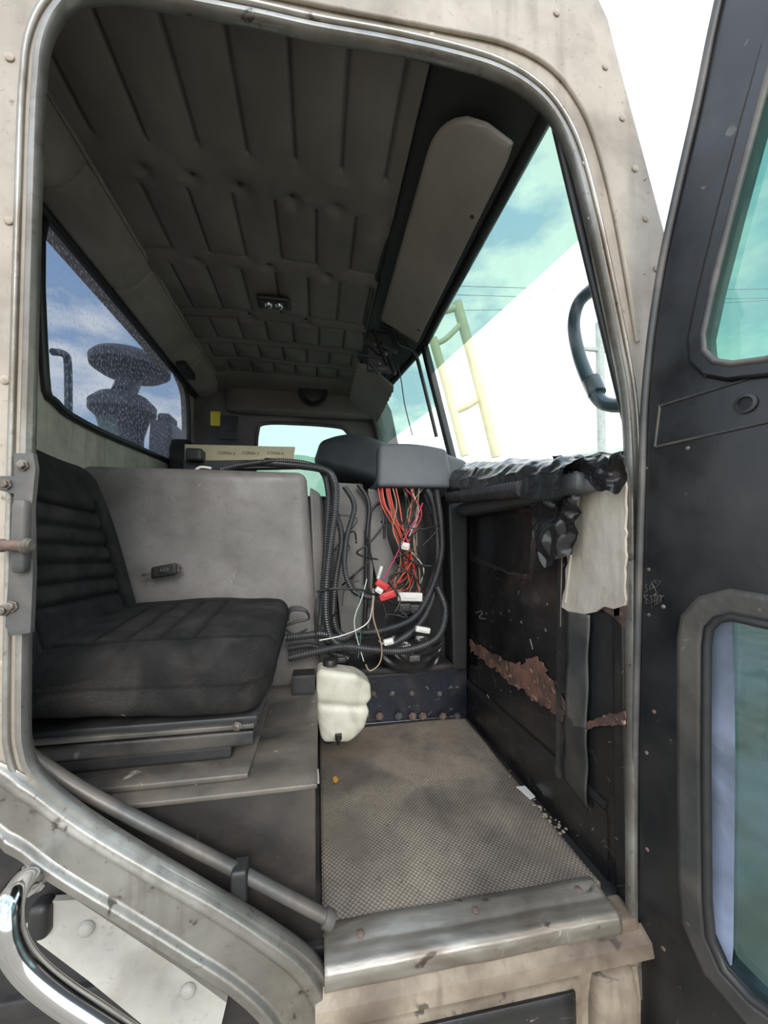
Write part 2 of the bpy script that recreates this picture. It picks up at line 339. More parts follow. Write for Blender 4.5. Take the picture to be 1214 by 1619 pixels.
mesh('jamb_return',vs,fs,'flange',ang=60,parent=side)
tube('edge_bead',[p+Vector((0,-.002,0)) for p in offs(li,sgn*.024)],.0045,'flange',closed=True,smoothp=False,seg=8,parent=side)
dg_in=[(-60,1180),(20,1215),(60,1238),(110,1276),(200,1333),(330,1408),(425,1468),(488,1518),(520,1570),(540,1625),(552,1700)]
dg_out=[(-60,1290),(0,1330),(40,1352),(75,1378),(150,1425),(270,1500),(360,1560),(405,1600),(430,1640),(445,1680),(455,1740)]
A=cr([Y(u,v,YD-.004) for u,v in dg_in],5);B=cr([Y(u,v,YD-.004) for u,v in dg_out],5)
def fdiag(u,v):
    i=v*(len(A)-1); i0=min(int(i),len(A)-2); f=i-i0
    a=A[i0].lerp(A[i0+1],f); b=B[i0].lerp(B[i0+1],f); p=a.lerp(b,u)
    prof=[(0,0),(.08,.012),(.2,.014),(.3,.007),(.72,.008),(.8,.018),(.93,.016),(1,0)]
    for (x0,y0),(x1,y1) in zip(prof,prof[1:]):
        if x0<=u<=x1:
            t=(u-x0)/(x1-x0); t=t*t*(3-2*t); h=y0+(y1-y0)*t; break
    fade=min(1,v*7)
    return p+Vector((0,-h*fade+.004*(1-fade)+.0015*noise.noise(Vector((p.x*12,p.z*12,0))),0))
grid('sill_flange',fdiag,48,90,'flange',parent=side)
for u,v in [(880,20),(957,105),(984,186),(1004,266),(1021,345),(1038,424),(683,57),(925,258),(934,345),(15,90),(14,348),(8,600),(6,1050),(280,1420)]:
    rivet('rivet',Y(u,v,YD-.001),(0,-1,0),.0065,'rivet',side)
dr=[Y(u,v,YD-.004) for u,v in [(330,-30),(520,10),(700,45),(800,68),(870,105),(915,160),(945,230),(975,350),(1008,540)]]
tube('drip_rail',dr,.004,'paint',parent=side)
mesh('light_block_roof',[(-.9,.63,1.02),(.42,.63,1.0),(.40,2.4,1.0),(-.9,2.4,1.02),(-.9,.63,1.05),(.36,.63,1.04),(.36,2.4,1.04),(-.9,2.4,1.05)],
     [(0,1,2,3),(4,7,6,5),(0,4,5,1),(1,5,6,2),(2,6,7,3),(3,7,4,0)],'paint',parent=side)  # unseen roof slab, added to block light above the ceiling
rb('inner_pillar',-.72,-.66,.634,.68,-.60,.93,.01,'greypanel',parent=side)
rb('hinge_post',.572,.60,.634,.664,-.70,.18,.006,'black',parent=side)
# ============================================================ FLOOR
ZF=-.675
box('floor',-.74,.60,.66,2.36,ZF-.03,ZF,'dark',kind='structure',label='grimy steel cab floor',cat='floor')
def fm(u,v):
    x=.012+u*(.536+.01*v); y=.672+v*.715
    z=ZF+.008+.004*noise.noise(Vector((x*6,y*6,0)))
    return Vector((x,y,z))
grid('floor_mat',fm,60,70,'mat',solid=.01,label='worn brown-grey rubber floor mat with dimple texture',cat='floor mat')
t1=empty('trim_1',label='scuffed bright metal door sill plate with screws',cat='door sill',kind='structure')
def fs_(u,v):
    x=.014+u*.520
    prof=[(.685,ZF+.014),(.672,ZF+.019),(.650,ZF+.018),(.640,ZF+.016),(.628,ZF+.018),(.612,ZF+.016),(.606,ZF+.011),(.604,ZF+.004),(.604,ZF-.012),(.608,ZF-.017)]
    i=v*(len(prof)-1); i0=min(int(i),len(prof)-2); f=i-i0
    y=prof[i0][0]*(1-f)+prof[i0+1][0]*f; z=prof[i0][1]*(1-f)+prof[i0+1][1]*f
    return Vector((x,y+.0014*noise.noise(Vector((x*16,z*20,7))),z+.0018*noise.noise(Vector((x*14,y*20,3)))))
grid('sill_plate',fs_,80,36,'sill',solid=.003,parent=t1)
for u,v in [(570,1475),(752,1438),(914,1405)]:
    q=Z(u,v,ZF+.021); rivet('screw',(q.x,q.y,q.z),(0,0,1),.0065,'rust',t1)
t2=empty('wall_step_well',label='dirty cream step well under the door sill',cat='step well',kind='structure')
mesh('riser',[(.0,.616,-.690),(.59,.616,-.690),(.59,.63,-1.3),(.0,.63,-1.3),(.0,.598,-.708),(.59,.598,-.708),(.59,.594,-.728),(0,.594,-.728),(0,.616,-.738),(.59,.616,-.738)],
     [(0,1,5,4),(4,5,6,7),(7,6,9,8),(8,9,2,3)],'stepwell',solid=.006,parent=t2,smooth=False)
rb('recess_ledge',.06,.455,.596,.63,-1.0,-.745,.02,'stepwell',parent=t2)
rb('recess_panel',.085,.435,.592,.600,-.98,-.758,.003,'black',parent=t2)
rb('well_side',.475,.56,.585,.66,-1.3,-.742,.025,'stepwell',parent=t2)
rb('sill_corner',.536,.575,.608,.66,-.76,ZF+.002,.006,'stepwell',parent=t2)
st=empty('hose_strut',label='dusty dark tube running along the diagonal sill corner',cat='tube')
tube('tube_body',[Y(40,1190,.668),Y(120,1243,.664),Y(230,1302,.66),Y(340,1358,.655),Y(430,1405,.65),Y(525,1455,.645)],.0105,'strut',parent=st)
lathe('end_collar',[(.012,0),(.0145,.002),(.0145,.014),(.012,.018),(.007,.018)],Y(512,1449,.647),Y(525,1457,.645)-Y(500,1444,.648),'gasket',parent=st)
rb('clip',Y(367,1380,.65).x,Y(393,1380,.65).x,.634,.668,Y(380,1425,.65).z,Y(380,1366,.65).z,.005,'rubber',parent=st)
poly_on('seal_flap',[Y(u,v,.672) for u,v in [(60,1222),(200,1300),(330,1368),(525,1470),(528,1500),(430,1470),(200,1340),(60,1250)]],.006,'boxside',(0,1,0),parent=st)
# ============================================================ CEILING
rows=[(.60,.94,0,1),(1.07,1.29,.05,1),(1.36,1.60,.02,1),(1.66,1.82,.06,1),(1.87,2.0,0,1),(2.04,2.16,.05,1)]
def seamd(x,y):
    d=1e9
    for (a,b,o,_) in rows:
        if a-.03<=y<=b+.03:
            k=round((x+.395-o)/.113); xl=-.395+o+k*.113
            if a<=y<=b: d=min(d,abs(x-xl))
            else: d=min(d,math.hypot(x-xl,max(a-y,y-b)))
        if a>.7:
            if int(math.floor((x+.395-o)/.113))%2==0 or a>1.3: d=min(d,abs(y-b))
            if a>1.5: d=min(d,abs(y-a))
    return d
btn=[(-.43,1.02),(-.32,1.03),(-.205,1.04),(-.07,1.05),(.05,1.05),(-.40,1.33),(-.165,1.325),(.03,1.33),(-.28,1.63),(-.05,1.63)]
def fceil(u,v):
    x=-.55+u*.76; y=.64+v*1.70
    z=.95+.02*math.cos((x+.17)*3)-.02
    if y>2.1: z-= .9*(y-2.1)**2
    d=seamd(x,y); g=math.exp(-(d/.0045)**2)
    z+= .006*g
    z-= .012*math.sin(min(1,d/.05)*math.pi/2)
    bd=min(math.hypot(x-a,y-b) for a,b in btn); bb=math.exp(-(bd/.022)**2)
    z+= .020*bb
    z+= .006*noise.noise(Vector((x*6,y*6,0)))+.002*noise.noise(Vector((x*25,y*12,4)))
    return (Vector((x,y,z)),min(1,.45*g+.6*math.exp(-(bd/.008)**2)))  # grooves and button dimples carry painted shade
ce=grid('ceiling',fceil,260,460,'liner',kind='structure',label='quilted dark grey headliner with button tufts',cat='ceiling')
for a,b in btn:
    lathe('tuft_button',[(.006,0),(.0055,-.002),(.004,-.003),(0,-.0035)],(a,b,.958),(0,0,1),'header',seg=12,parent=ce)
wf_out=[(-.74,-.67),(.62,-.67),(.60,.2),(.46,.84),(.40,.96),(-.74,.96)]
fwin=cr([Vector((a,0,b)) for a,b in [(-.34,.30),(-.355,.5),(-.35,.66),(-.31,.715),(-.1,.725),(.1,.72),(.17,.70),(.21,.62),(.25,.45),(.27,.30),(0,.28)]],5,True)
wf=p2d('wall_far',[wf_out,[(p.x,p.z) for p in fwin]],MY(2.35),.03,.004,'greypanel',kind='structure',label='padded grey far side of the cab around its window',cat='cab wall')
tube('window_seal',[Vector((p.x,2.33,p.z)) for p in fwin],.011,'gasket',closed=True,smoothp=False,parent=wf)
rb('padded_header',-.52,.36,2.27,2.335,.76,.915,.03,'liner',n=16,parent=wf)
w=mesh('window_1',[(p.x,2.352,p.z) for p in fwin],[tuple(range(len(fwin)))],'g_far',smooth=False,kind='structure',label='teal tinted side window on the far door',cat='window')
sp=empty('speaker',label='round dark speaker grille set in the padded header',cat='speaker')
c=Y(495,621,2.262)
lathe('speaker_rim',[(.080,.01),(.084,-.006),(.076,-.012),(.068,-.008)],c,(0,1,0),'rubber',parent=sp)
lathe('speaker_grille',[(.070,-.002),(.05,-.008),(.02,-.011),(0,-.011)],c,(0,1,0),'header',parent=sp)
XR=-.71
rw=[(64,332),(150,432),(230,523),(270,572),(290,615),(294,650),(294,700),(286,733),(200,702),(120,665),(80,635),(62,590)]
rwp=[X(u,v,XR) for u,v in rw]; rwl=cr(rwp,4,True)
wr=p2d('wall_rear',[[(.63,-.68),(2.36,-.68),(2.36,.96),(.63,.96)],[(p.y,p.z) for p in rwl]],MX(XR-.01),.03,.003,'rearwall',kind='structure',label='grimy beige rear cab wall around the back window',cat='cab wall')
tube('window_gasket',[p+Vector((.012,0,0)) for p in rwl],.011,'rubber',closed=True,smoothp=False,parent=wr)
mesh('window_2',[p+Vector((-.008,0,0)) for p in rwl],[tuple(range(len(rwl)))],'g_rear',smooth=False,kind='structure',label='dirty rain-spotted rear cab window',cat='window')
def fcove(u,v):
    a=Vector((-.548,0,.935)); b=Vector((-.685,0,.845))
    p=a.lerp(b,u); y=.64+v*1.68
    bul=.028*math.sin(u*math.pi)
    groove=sum(math.exp(-((y-g)/.006)**2) for g in (1.02,1.38,1.95))
    p+=Vector((bul*.5-.004*groove,0,-bul+.006*groove)); p.y=y
    if u>.9: p+=Vector((-.01,0,.01))
    return p
cv=grid('trim_2',fcove,20,200,'cove',kind='structure',label='tan grey padded cove between headliner and rear window',cat='trim')
tube('piping',[Vector((-.548,y,.930)) for y in (.64,1.2,1.8,2.3)],.006,'cove',parent=cv)
rb('panel_lip',-.70,-.672,.64,2.3,.83,.862,.01,'rubber',parent=cv)
rb('vent_patch',-.650,-.605,1.88,2.03,.822,.855,.006,'header',parent=cv)
def fhead(u,v):
    y=.64+v*1.69; k=max(0,(y-1.56)/.75)
    a=Vector((.20,0,.945)); b=Vector((.455-.12*k,0,.848)); p=a.lerp(b,u); p.y=y
    p.z-=.02*math.sin(u*math.pi); return p
hd=grid('trim_3',fhead,12,40,'header',kind='structure',label='black header panel above the windshield',cat='trim')
tube('header_piping',[Vector((.205,y,.94)) for y in (.64,1.2,1.8,2.3)],.009,'header',parent=hd)
# ============================================================ WINDSHIELD
def wx(y,z):
    k=max(0,(y-1.56)/.75); return .445+.26*(.85-z)-.12*k
w3=empty('window_3',label='near windshield pane with teal shade band',cat='windshield',kind='structure')
def zb(y): return .600+.105*(y-.64)/.76
mesh('shade_band',[(wx(y,.86),y,.86) for y in(.645,1.53)]+[(wx(y,zb(y)),y,zb(y)) for y in(1.53,.645)],[(0,1,2,3)],'g_band',smooth=False,parent=w3)
mesh('clear_glass',[(wx(y,zb(y)),y,zb(y)) for y in(.645,1.53)]+[(wx(y,.14),y,.14) for y in(1.53,.645)],[(0,1,2,3)],'g_clear',smooth=False,parent=w3)
w4=empty('window_4',label='far windshield pane with teal shade band',cat='windshield',kind='structure')
mesh('shade_band',[(wx(y,.86),y,.86) for y in(1.56,2.33)]+[(wx(y,.60),y,.60) for y in(2.33,1.56)],[(0,1,2,3)],'g_band',smooth=False,parent=w4)
mesh('clear_glass',[(wx(y,.60),y,.60) for y in(1.56,2.33)]+[(wx(y,.14),y,.14) for y in(2.33,1.56)],[(0,1,2,3)],'g_clear',smooth=False,parent=w4)
def strut(name,a,b,w1,w2,r,m,**k):
    a=Vector(a);b=Vector(b); t=(b-a).normalized(); s=Vector((0,1,0)); s=(s-t*s.dot(t)).normalized() if abs(t.y)<.9 else Vector((1,0,0)); q=t.cross(s)
    c=[a-q*w2-s*w1,a+q*w2-s*w1,a+q*w2+s*w1,a-q*w2+s*w1,b-q*w2-s*w1,b+q*w2-s*w1,b+q*w2+s*w1,b-q*w2+s*w1]
    return hexa(name,c,r,m,n=6,**k)
fr=empty('trim_4',label='black windshield surround with center divider post',cat='windshield frame',kind='structure')
strut('center_post',(wx(1.545,.88),1.545,.88),(wx(1.545,.15),1.545,.15),.018,.014,.006,'rubber',parent=fr)
tube('top_gasket',[(wx(y,.85),y,.85) for y in (.645,1.0,1.3,1.55,1.8,2.3)],.016,'rubber',parent=fr)
tube('bottom_gasket',[(wx(y,.15)-.003,y,.15) for y in (.66,1.0,1.3,1.55,1.8,2.3)],.014,'rubber',parent=fr)
tube('pillar_gasket',[(wx(.655,z)-.000,.652,z) for z in (.86,.6,.4,.16)],.008,'rubber',parent=fr)
strut('far_pillar',(.335,2.3,.9),(.52,2.3,.1),.035,.035,.01,'greypanel',parent=fr)
# ============================================================ VISORS
def visor(x0,x1,y0,y1,z0,z1,name,label,m='visor',ribs=False):
    e=empty(name,label=label,cat='sun visor')
    def f(p):
        a=(p.x+1)/2; b=(p.y+1)/2
        e_=max(0,1-b/.17); k=(1-max(0,1-e_**2.4)**(1/2.4))
        xa=x0+(x1-x0)*.80*k
        x=xa+(x1-xa)*a
        y=y0+(y1-y0)*b+.03*max(0,a-.85)/.15*(1 if b<.05 else 0)
        fa=(x-x0)/(x1-x0); z=z0+(z1-z0)*fa
        z+= p.z*.008
        if ribs: z+=.004*math.sin(b*60)
        return Vector((x,y,z))
    rbox('visor_board',(abs(x1-x0)/2,(y1-y0)/2,.008),.0075,m,f,n=48,parent=e)
    return e
v1=visor(.240,.388,.685,1.44,.878,.80,'sun_visor','long grey padded sun visor folded against the header')
for y in (.86,1.36):
    tube('visor_arm',[(.37,y,.80),(.385,y,.83),(.40,y,.85)],.005,'rubber',parent=v1)
v2=visor(.17,.33,1.60,2.08,.80,.68,'sun_visor','ribbed grey sun visor hanging down on the driver side','visor',True)
tube('visor_arm',[(.30,1.80,.70),(.32,1.80,.80),(.33,1.80,.86)],.006,'rubber',parent=v2)
bc=empty('broken_bracket',label='black broken mounting bracket dangling from the header',cat='bracket')
for (u,v,u2,v2_,w) in [(575,535,600,560,.012),(590,520,612,575,.008),(565,560,622,570,.006),(600,515,640,525,.01),(612,560,625,590,.012),(585,575,600,590,.012),(600,545,625,560,.02),(640,535,655,560,.008)]:
    strut('bracket_arm',Y(u,v,1.5),Y(u2,v2_,1.5+random.uniform(-.02,.03)),w,w*.6,.002,'rubber',parent=bc)
rb('bracket_plate',Y(580,560,1.52).x,Y(618,560,1.52).x,1.50,1.53,Y(600,585,1.5).z,Y(600,530,1.5).z+.02,.004,'header',parent=bc)
for u,v in [(592,545),(610,560),(600,575)]: lathe('bracket_screw',[(.007,0),(.007,.004),(.005,.006),(0,.006)],Y(u,v,1.49),(0,-1,0),'bolt',seg=10,parent=bc)
tube('cable',[Y(625,530,1.5),Y(632,545,1.5),Y(655,558,1.5),Y(668,600,1.5),Y(690,690,1.5)],.008,'blackw',label='black cable running down beside the windshield post',cat='cable')
tube('hanging_wire',[Y(628,575,1.45),Y(634,600,1.45),Y(640,640,1.45),Y(652,688,1.45)],.0022,'blackw',label='thin loose wire hanging from the broken bracket',cat='wire')
# ============================================================ DOME LAMP
dl=empty('dome_lamp',label='oval bronze dome lamp with two small bulbs on the headliner',cat='ceiling lamp')
c=Z(433,478,.925)
def fd(p): return Vector((c.x+p.x*.062,c.y+p.y*.035,c.z-p.z*.010))
rbox('lamp_base',(.062,.035,.010),.0098,'lamp',fd,n=14,parent=dl)
for dx in (-.02,.02):
    lathe('lamp_lens',[(.017,0),(.016,-.006),(.011,-.012),(0,-.014)],(c.x+dx,c.y,c.z-.009),(0,0,1),'chrome',parent=dl)
rb('lamp_switch',c.x+.042,c.x+.052,c.y-.006,c.y+.006,c.z-.018,c.z-.008,.002,'rubber',n=3,parent=dl)
# ============================================================ SEAT BOX
sb=empty('seat_pedestal',label='dusty black steel seat pedestal box with riveted edge',cat='seat box')
mesh('box_body',[(-.69,.70,ZF),(0,.70,ZF),(0,1.19,ZF),(-.69,1.19,ZF),(-.69,.70,-.432),(-.002,.70,-.432),(-.002,1.19,-.432),(-.69,1.19,-.432)],
     [(0,1,5,4),(1,2,6,5),(2,3,7,6),(3,0,4,7),(0,3,2,1)],'boxside',parent=sb)
rb('box_top',-.69,.003,.694,1.195,-.437,-.425,.005,'boxtop',parent=sb)
rb('raised_tray',-.66,-.12,.725,1.14,-.426,-.412,.006,'boxtop',parent=sb)
for u,v in [(342,1208),(350,1190)]:
    q=Z(u,v,-.412); rivet('bolt',q,(0,0,1),.007,'bolt',sb)
rb('latch_tab',Z(465,1068,-.41).x,Z(498,1068,-.41).x,1.10,1.16,-.425,-.37,.003,'rubber',parent=sb)
tube('chipped_edge',[(.004,.70,-.428),(.004,.72,-.427),(.003,.74,-.428)],.002,'white',seg=6,parent=sb)
# ============================================================ SEAT
seat=empty('truck_seat',label='worn black fabric passenger seat with ribbed backrest',cat='seat')
def gs(x,c,w): return math.exp(-((x-c)/w)**2)
def fcush(p):
    a=(p.x+1)/2; b=(p.y+1)/2; g=(p.z+1)/2
    x=-.57+a*.50; y=.735+b*.43
    top=-.210+.045*(b**.7)+.012*math.sin(a*math.pi)+.010*a
    bot=-.300-.030*a+.012*b
    z=bot+(top-bot)*g
    if a>.8: x-=.016*(1-g)*(a-.8)/.2*2
    if a>.75 and b<.3: y+= .05*((a-.75)/.25)**2*((.3-b)/.3)
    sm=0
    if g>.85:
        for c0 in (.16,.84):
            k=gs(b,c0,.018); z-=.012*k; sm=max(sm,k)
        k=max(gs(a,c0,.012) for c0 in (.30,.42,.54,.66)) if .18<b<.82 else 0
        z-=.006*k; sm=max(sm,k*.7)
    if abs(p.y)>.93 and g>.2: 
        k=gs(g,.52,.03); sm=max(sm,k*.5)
    return (Vector((x,y,z+.004*noise.noise(Vector((x*14,y*14,0))))),sm)
rbox('cushion',(.25,.215,.065),.042,'fabric',fcush,n=70,parent=seat)
def fback(p):
    a=(p.x+1)/2; b=(p.y+1)/2; g=(p.z+1)/2
    z=-.27+g*(.505-.03*b)
    w=1-.22*max(0,(g-.55)/.45)**2
    y=.95+(b-.5)*.44*w
    xf=-.475-.125*g
    x=xf-.105*(1-a)
    bol=.03*(abs(b-.5)*2)**4
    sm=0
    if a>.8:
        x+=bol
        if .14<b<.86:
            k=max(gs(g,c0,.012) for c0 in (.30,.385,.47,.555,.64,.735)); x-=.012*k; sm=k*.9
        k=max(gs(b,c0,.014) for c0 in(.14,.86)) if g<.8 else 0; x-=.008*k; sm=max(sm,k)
    return (Vector((x,y,z)),sm)
rbox('backrest',(.055,.22,.24),.045,'fabric',fback,n=70,parent=seat)
rb('seat_frame',-.56,-.11,.76,1.14,-.352,-.325,.006,'rubber',parent=seat)
for y in (.765,1.09):
    rb('slide_rail',-.62,-.115,y-.012,y+.022,-.348,-.338,.003,'strut',n=6,parent=seat)
    rb('slide_rail',-.62,-.118,y,y+.03,-.385,-.356,.004,'doorframe',n=6,parent=seat)
    rb('rail_foot',-.60,-.16,y+.01,y+.04,-.411,-.386,.004,'rubber',n=6,parent=seat)
for u,v in ((197,1124),(375,1148)):
    q=Y(u,v,.752); hexbolt('bolt',q,(0,-1,0),.006,'bolt',seat)
# ============================================================ ENGINE COVER
def fh(p):
    c=[(-.70,1.205,-.66),(.015,1.225,-.44),(.05,1.8,-.44),(-.70,1.8,-.66),(-.70,1.245,.235),(-.035,1.245,.235),(-.06,1.8,.235),(-.70,1.8,.235)]
    q=hexmap(c)(p)
    if p.z>-.9: q.y+=.010*noise.noise(Vector((q.x*4,q.z*4,1)))+.003*noise.noise(Vector((q.x*14,q.z*11,1)))
    return q
eh=rbox('engine_cover',(.36,.30,.44),.035,'hump',fh,n=50,label='large grey vinyl engine cover between the seats',cat='engine cover')
hexa('side_trim',[(-.0,1.26,-.40),(.050,1.28,-.42),(.06,1.42,-.42),(.02,1.42,-.4),(-.025,1.27,.19),(.01,1.29,.17),(.02,1.42,.17),(-.03,1.42,.19)],.012,'greypanel',parent=eh)
tube('cover_latch',[Y(310,742,1.27),Y(318,738,1.27),Y(334,740,1.27)],.004,'whitew',parent=eh)
kf=empty('key_fob',label='black remote key fob with key blade lying against the cover',cat='key')
kc=Y(260,902,1.195)
def fk(p): return kc+Vector((p.x*.034,p.y*.008,p.z*.017+p.x*.006))
rbox('fob_shell',(.034,.008,.017),.006,'rubber',fk,n=12,parent=kf)
rb('button_pad',kc.x-.012,kc.x+.015,kc.y-.0105,kc.y-.007,kc.z-.007,kc.z+.010,.002,'header',n=4,parent=kf)
for dx in(-.006,.003,.012): lathe('button',[(.0035,0),(.003,-.002),(0,-.0022)],(kc.x+dx,kc.y-.010,kc.z+.002),(0,1,0),'gasket',seg=10,parent=kf)
lathe('key_ring',[(.008,-.001),(.011,-.001),(.011,.001),(.008,.001)],kc+Vector((.036,0,.008)),(.2,1,0),'bolt',parent=kf)
poly_on('key_blade',[kc+Vector(q) for q in [(-.033,0,-.012),(-.060,0,-.016),(-.064,0,-.012),(-.060,0,-.009),(-.052,0,-.006),(-.044,0,-.007),(-.033,0,0)]],.003,'bolt',(0,-1,0),parent=kf)
# ============================================================ DASHBOARD
db=empty('dashboard',label='dark grey padded dashboard with opened wiring compartment',cat='dashboard')
def fpad(p):
    c=[Y(490,728,1.80),Y(603,768,1.34),(.50,1.9,.205),(.10,2.2,.205),Y(503,694,1.82),Y(606,700,1.37),(.55,1.9,.47),(.12,2.2,.47)]
    q=hexmap(c)(p); a=(p.x+1)/2
    if p.z>0: q.z+=.040*math.sin(a*math.pi)*p.z
    return q
rbox('dash_pad_side',(.24,.2,.09),.05,'dashpad',fpad,n=30,parent=db)
def fdc(p):
    c=[Y(597,769,1.315),Y(716,771,1.315),(.57,1.60,.205),(.22,1.60,.205),Y(599,702,1.335),Y(706,709,1.335),(.56,1.60,.35),(.22,1.60,.39)]
    q=hexmap(c)(p)
    if p.z>.3: q.z+=.012*math.sin((p.x+1)/2*math.pi)*p.z
    return q
rbox('dash_cover',(.13,.13,.07),.014,'dashface',fdc,n=24,parent=db)
def fpt(p):
    c=[(.34,1.36,.22),(.575,1.36,.205),(.575,2.3,.205),(.05,2.3,.2),(.36,1.38,.325),(.54,1.38,.285),(.53,2.3,.42),(.05,2.3,.42)]
    q=hexmap(c)(p); b=(p.y+1)/2
    if p.z>0: q.z+=.05*math.sin(min(1,b*1.2)*math.pi)*p.z
    return q
rbox('dash_pad_top',(.15,.45,.08),.05,'dashpad',fpt,n=30,parent=db)
hexa('dash_pad_end',[Y(704,770,1.335),Y(735,762,1.42),(.572,1.60,.205),(.48,1.6,.205),Y(700,712,1.35),Y(742,728,1.44),(.56,1.60,.33),(.45,1.6,.35)],.03,'dashpad',n=16,parent=db)
rb('compartment_back',.07,.52,1.44,1.465,-.465,.20,.006,'dark',parent=db)
hexa('compartment_wall',[(.50,1.36,-.47),(.56,1.36,-.47),(.56,1.6,-.47),(.50,1.6,-.47),(.475,1.34,.19),(.56,1.34,.19),(.56,1.6,.19),(.49,1.6,.19)],.01,'rubber',parent=db)
rb('compartment_floor',.07,.50,1.34,1.46,-.468,-.44,.012,'dark',parent=db)
g1=[Y(u,v,1.40) for u,v in [(520,762),(572,765),(588,800),(590,900),(583,1000),(540,1000),(530,900)]]
poly_on('inner_panel',g1,.02,'greypanel',(0,1,0),parent=db)
g2=[Y(u,v,1.38) for u,v in [(582,772),(600,775),(610,800),(612,850),(640,930),(600,935),(586,870)]]
poly_on('inner_panel',g2,.02,'greypanel',(0,1,0),parent=db)
tube('panel_edging',[Y(u,v,1.37) for u,v in [(566,765),(583,795),(580,850),(578,950),(575,1010)]],.008,'rubber',parent=db)
tube('panel_edging',[Y(u,v,1.37) for u,v in [(583,960),(584,830),(592,800),(606,798),(608,850)]],.0045,'rubber',parent=db)
def fsag(u,v):
    px=598+u*100; py=1005+v*60*(math.sin(u*math.pi)**.5*.6+.4)
    q=Y(px,py,1.31); q.y-=.03*math.sin(v*math.pi)*math.sin(u*math.pi)+.012*noise.noise(Vector((u*5,v*5,3))); return q
grid('sagging_cover',fsag,30,20,'bag',parent=db)
tp=empty('toe_plate',label='blue-black bolted steel plate at the end of the footwell',cat='steel plate')
rb('plate',.06,.575,1.405,1.43,ZF,-.475,.006,'toe',parent=tp)
rb('plate_ledge',.06,.56,1.392,1.405,ZF,-.655,.004,'toe',parent=tp)
for u in (590,620,651,695): hexbolt('bolt',Y(u,1096,1.403),(0,-1,0),.007,'bolt',tp)
for u in (600,630,652,668,700,722): hexbolt('bolt',Y(u,1132,1.390),(0,-1,0),.010,'gasket' if u%4 else 'rust',tp)
# ============================================================ RESERVOIR
rs=empty('washer_reservoir',label='yellowed white plastic washer fluid bottle with black cap',cat='plastic bottle')
ry=1.165
def ip(t,T):
    for (a0,b0),(a1,b1) in zip(T,T[1:]):
        if t<=a1: return b0+(b1-b0)*(t-a0)/(a1-a0)
    return T[-1][1]
def fr_(p):
    a=(p.x+1)/2; g=(p.z+1)/2
    xl=[(0,508),(.3,502),(.7,500),(1,500)]; xr=[(0,553),(.22,574),(.45,581),(.55,577),(.65,584),(.85,583),(1,568)]
    gg=max(0,min(1,g)); u=ip(gg,xl)*(1-a)+ip(gg,xr)*a; v=1163-g*(1163-1050-a*10) 
    q=Y(u,v,ry); q.y=ry+p.y*(.045-.008*gs(g,.52,.05))
    return q
rbox('bottle_body',(.05,.055,.07),.016,'reservoir',fr_,n=34,parent=rs)
cc=Y(522,1050,ry); lathe('bottle_cap',[(.022,0),(.022,.012),(.019,.016),(0,.017)],cc,(0,0,1),'rubber',parent=rs)
q=Y(535,1160,ry-.05); lathe('pump',[(.010,0),(.010,-.015),(.006,-.018),(.004,-.03)],q,(0,0,1),'rubber',parent=rs)
tube('outlet_hose',[Y(514,1158,1.15),Y(514,1172,1.15),Y(530,1170,1.14),Y(560,1150,1.15),Y(575,1120,1.16)],.004,'rubber',parent=rs)
# ============================================================ CONDUITS AND WIRES
gr='corrugated conduits in the open dashboard'
def W(L): return [Y(u,v,y) for u,v,y in L]
cond=[
 ([(350,742,1.42),(400,732,1.40),(460,735,1.34),(510,742,1.26),(528,760,1.22),(530,800,1.20),(522,860,1.19),(516,920,1.18),(516,980,1.18),(530,1015,1.19),(575,1030,1.2),(620,1018,1.22),(664,985,1.26),(688,930,1.28),(692,860,1.3),(686,800,1.32),(676,775,1.34)],.0115,'thick black corrugated conduit looping over the engine cover'),
 ([(420,728,1.44),(490,735,1.36),(520,752,1.30),(528,800,1.27),(540,850,1.25),(530,920,1.24),(528,980,1.24),(545,1005,1.26),(600,1003,1.27),(650,975,1.30),(684,910,1.33),(690,840,1.34),(672,780,1.36)],.010,'black corrugated conduit curving across the compartment'),
 ([(690,925,1.25),(704,965,1.25),(690,1008,1.23),(640,1028,1.2),(585,1026,1.18),(545,1022,1.17),(500,1030,1.17),(455,1040,1.17)],.0115,'black corrugated conduit sweeping toward the seat'),
 ([(452,1008,1.16),(480,1005,1.16),(510,1002,1.18),(540,1010,1.21),(560,1000,1.25)],.011,'short black corrugated conduit near the seat'),
 ([(455,1025,1.19),(490,1020,1.2),(520,1030,1.2),(550,1040,1.22)],.009,'thin black conduit lying by the seat'),
 ([(380,735,1.38),(440,728,1.36),(500,738,1.30),(518,775,1.25),(515,850,1.23),(510,930,1.22),(505,990,1.20)],.008,'smooth black hose dropping beside the engine cover'),
 ([(545,770,1.3),(560,800,1.27),(548,850,1.24),(545,900,1.22),(560,935,1.22),(590,945,1.24)],.0085,'black cable bundle hanging in the compartment'),
 ([(690,775,1.30),(697,830,1.29),(697,880,1.28),(680,935,1.26),(655,975,1.25),(610,995,1.24),(570,1000,1.23)],.0105,'black corrugated conduit along the compartment edge'),
]
for pts,r,lab in cond:
    tube('corrugated_conduit',W(pts),r,'conduit',seg=12,corr=(.0075,.0011),label=lab,cat='conduit',group=gr)
gw='loose dashboard wires'
def wire(pts,r,m,lab,n=8):
    return tube('wire',W(pts),r,m,seg=6,n=n,label=lab,cat='wire',group=gw)
labs={'orange':'orange wire fanning down from the dash','tanw':'tan wire in the dash bundle','red':'red wire in the dash bundle','whitew':'white wire in the dash bundle','green':'green wire hanging from the harness','pink':'pink wire in the dash bundle','blackw':'black wire in the dash bundle'}
cols=['orange','red','orange','orange','tanw','red','orange','orange','tanw','blackw','orange','tanw','blackw','red','blackw','whitew','blackw','orange','tanw','blackw','tanw','blackw','tanw']
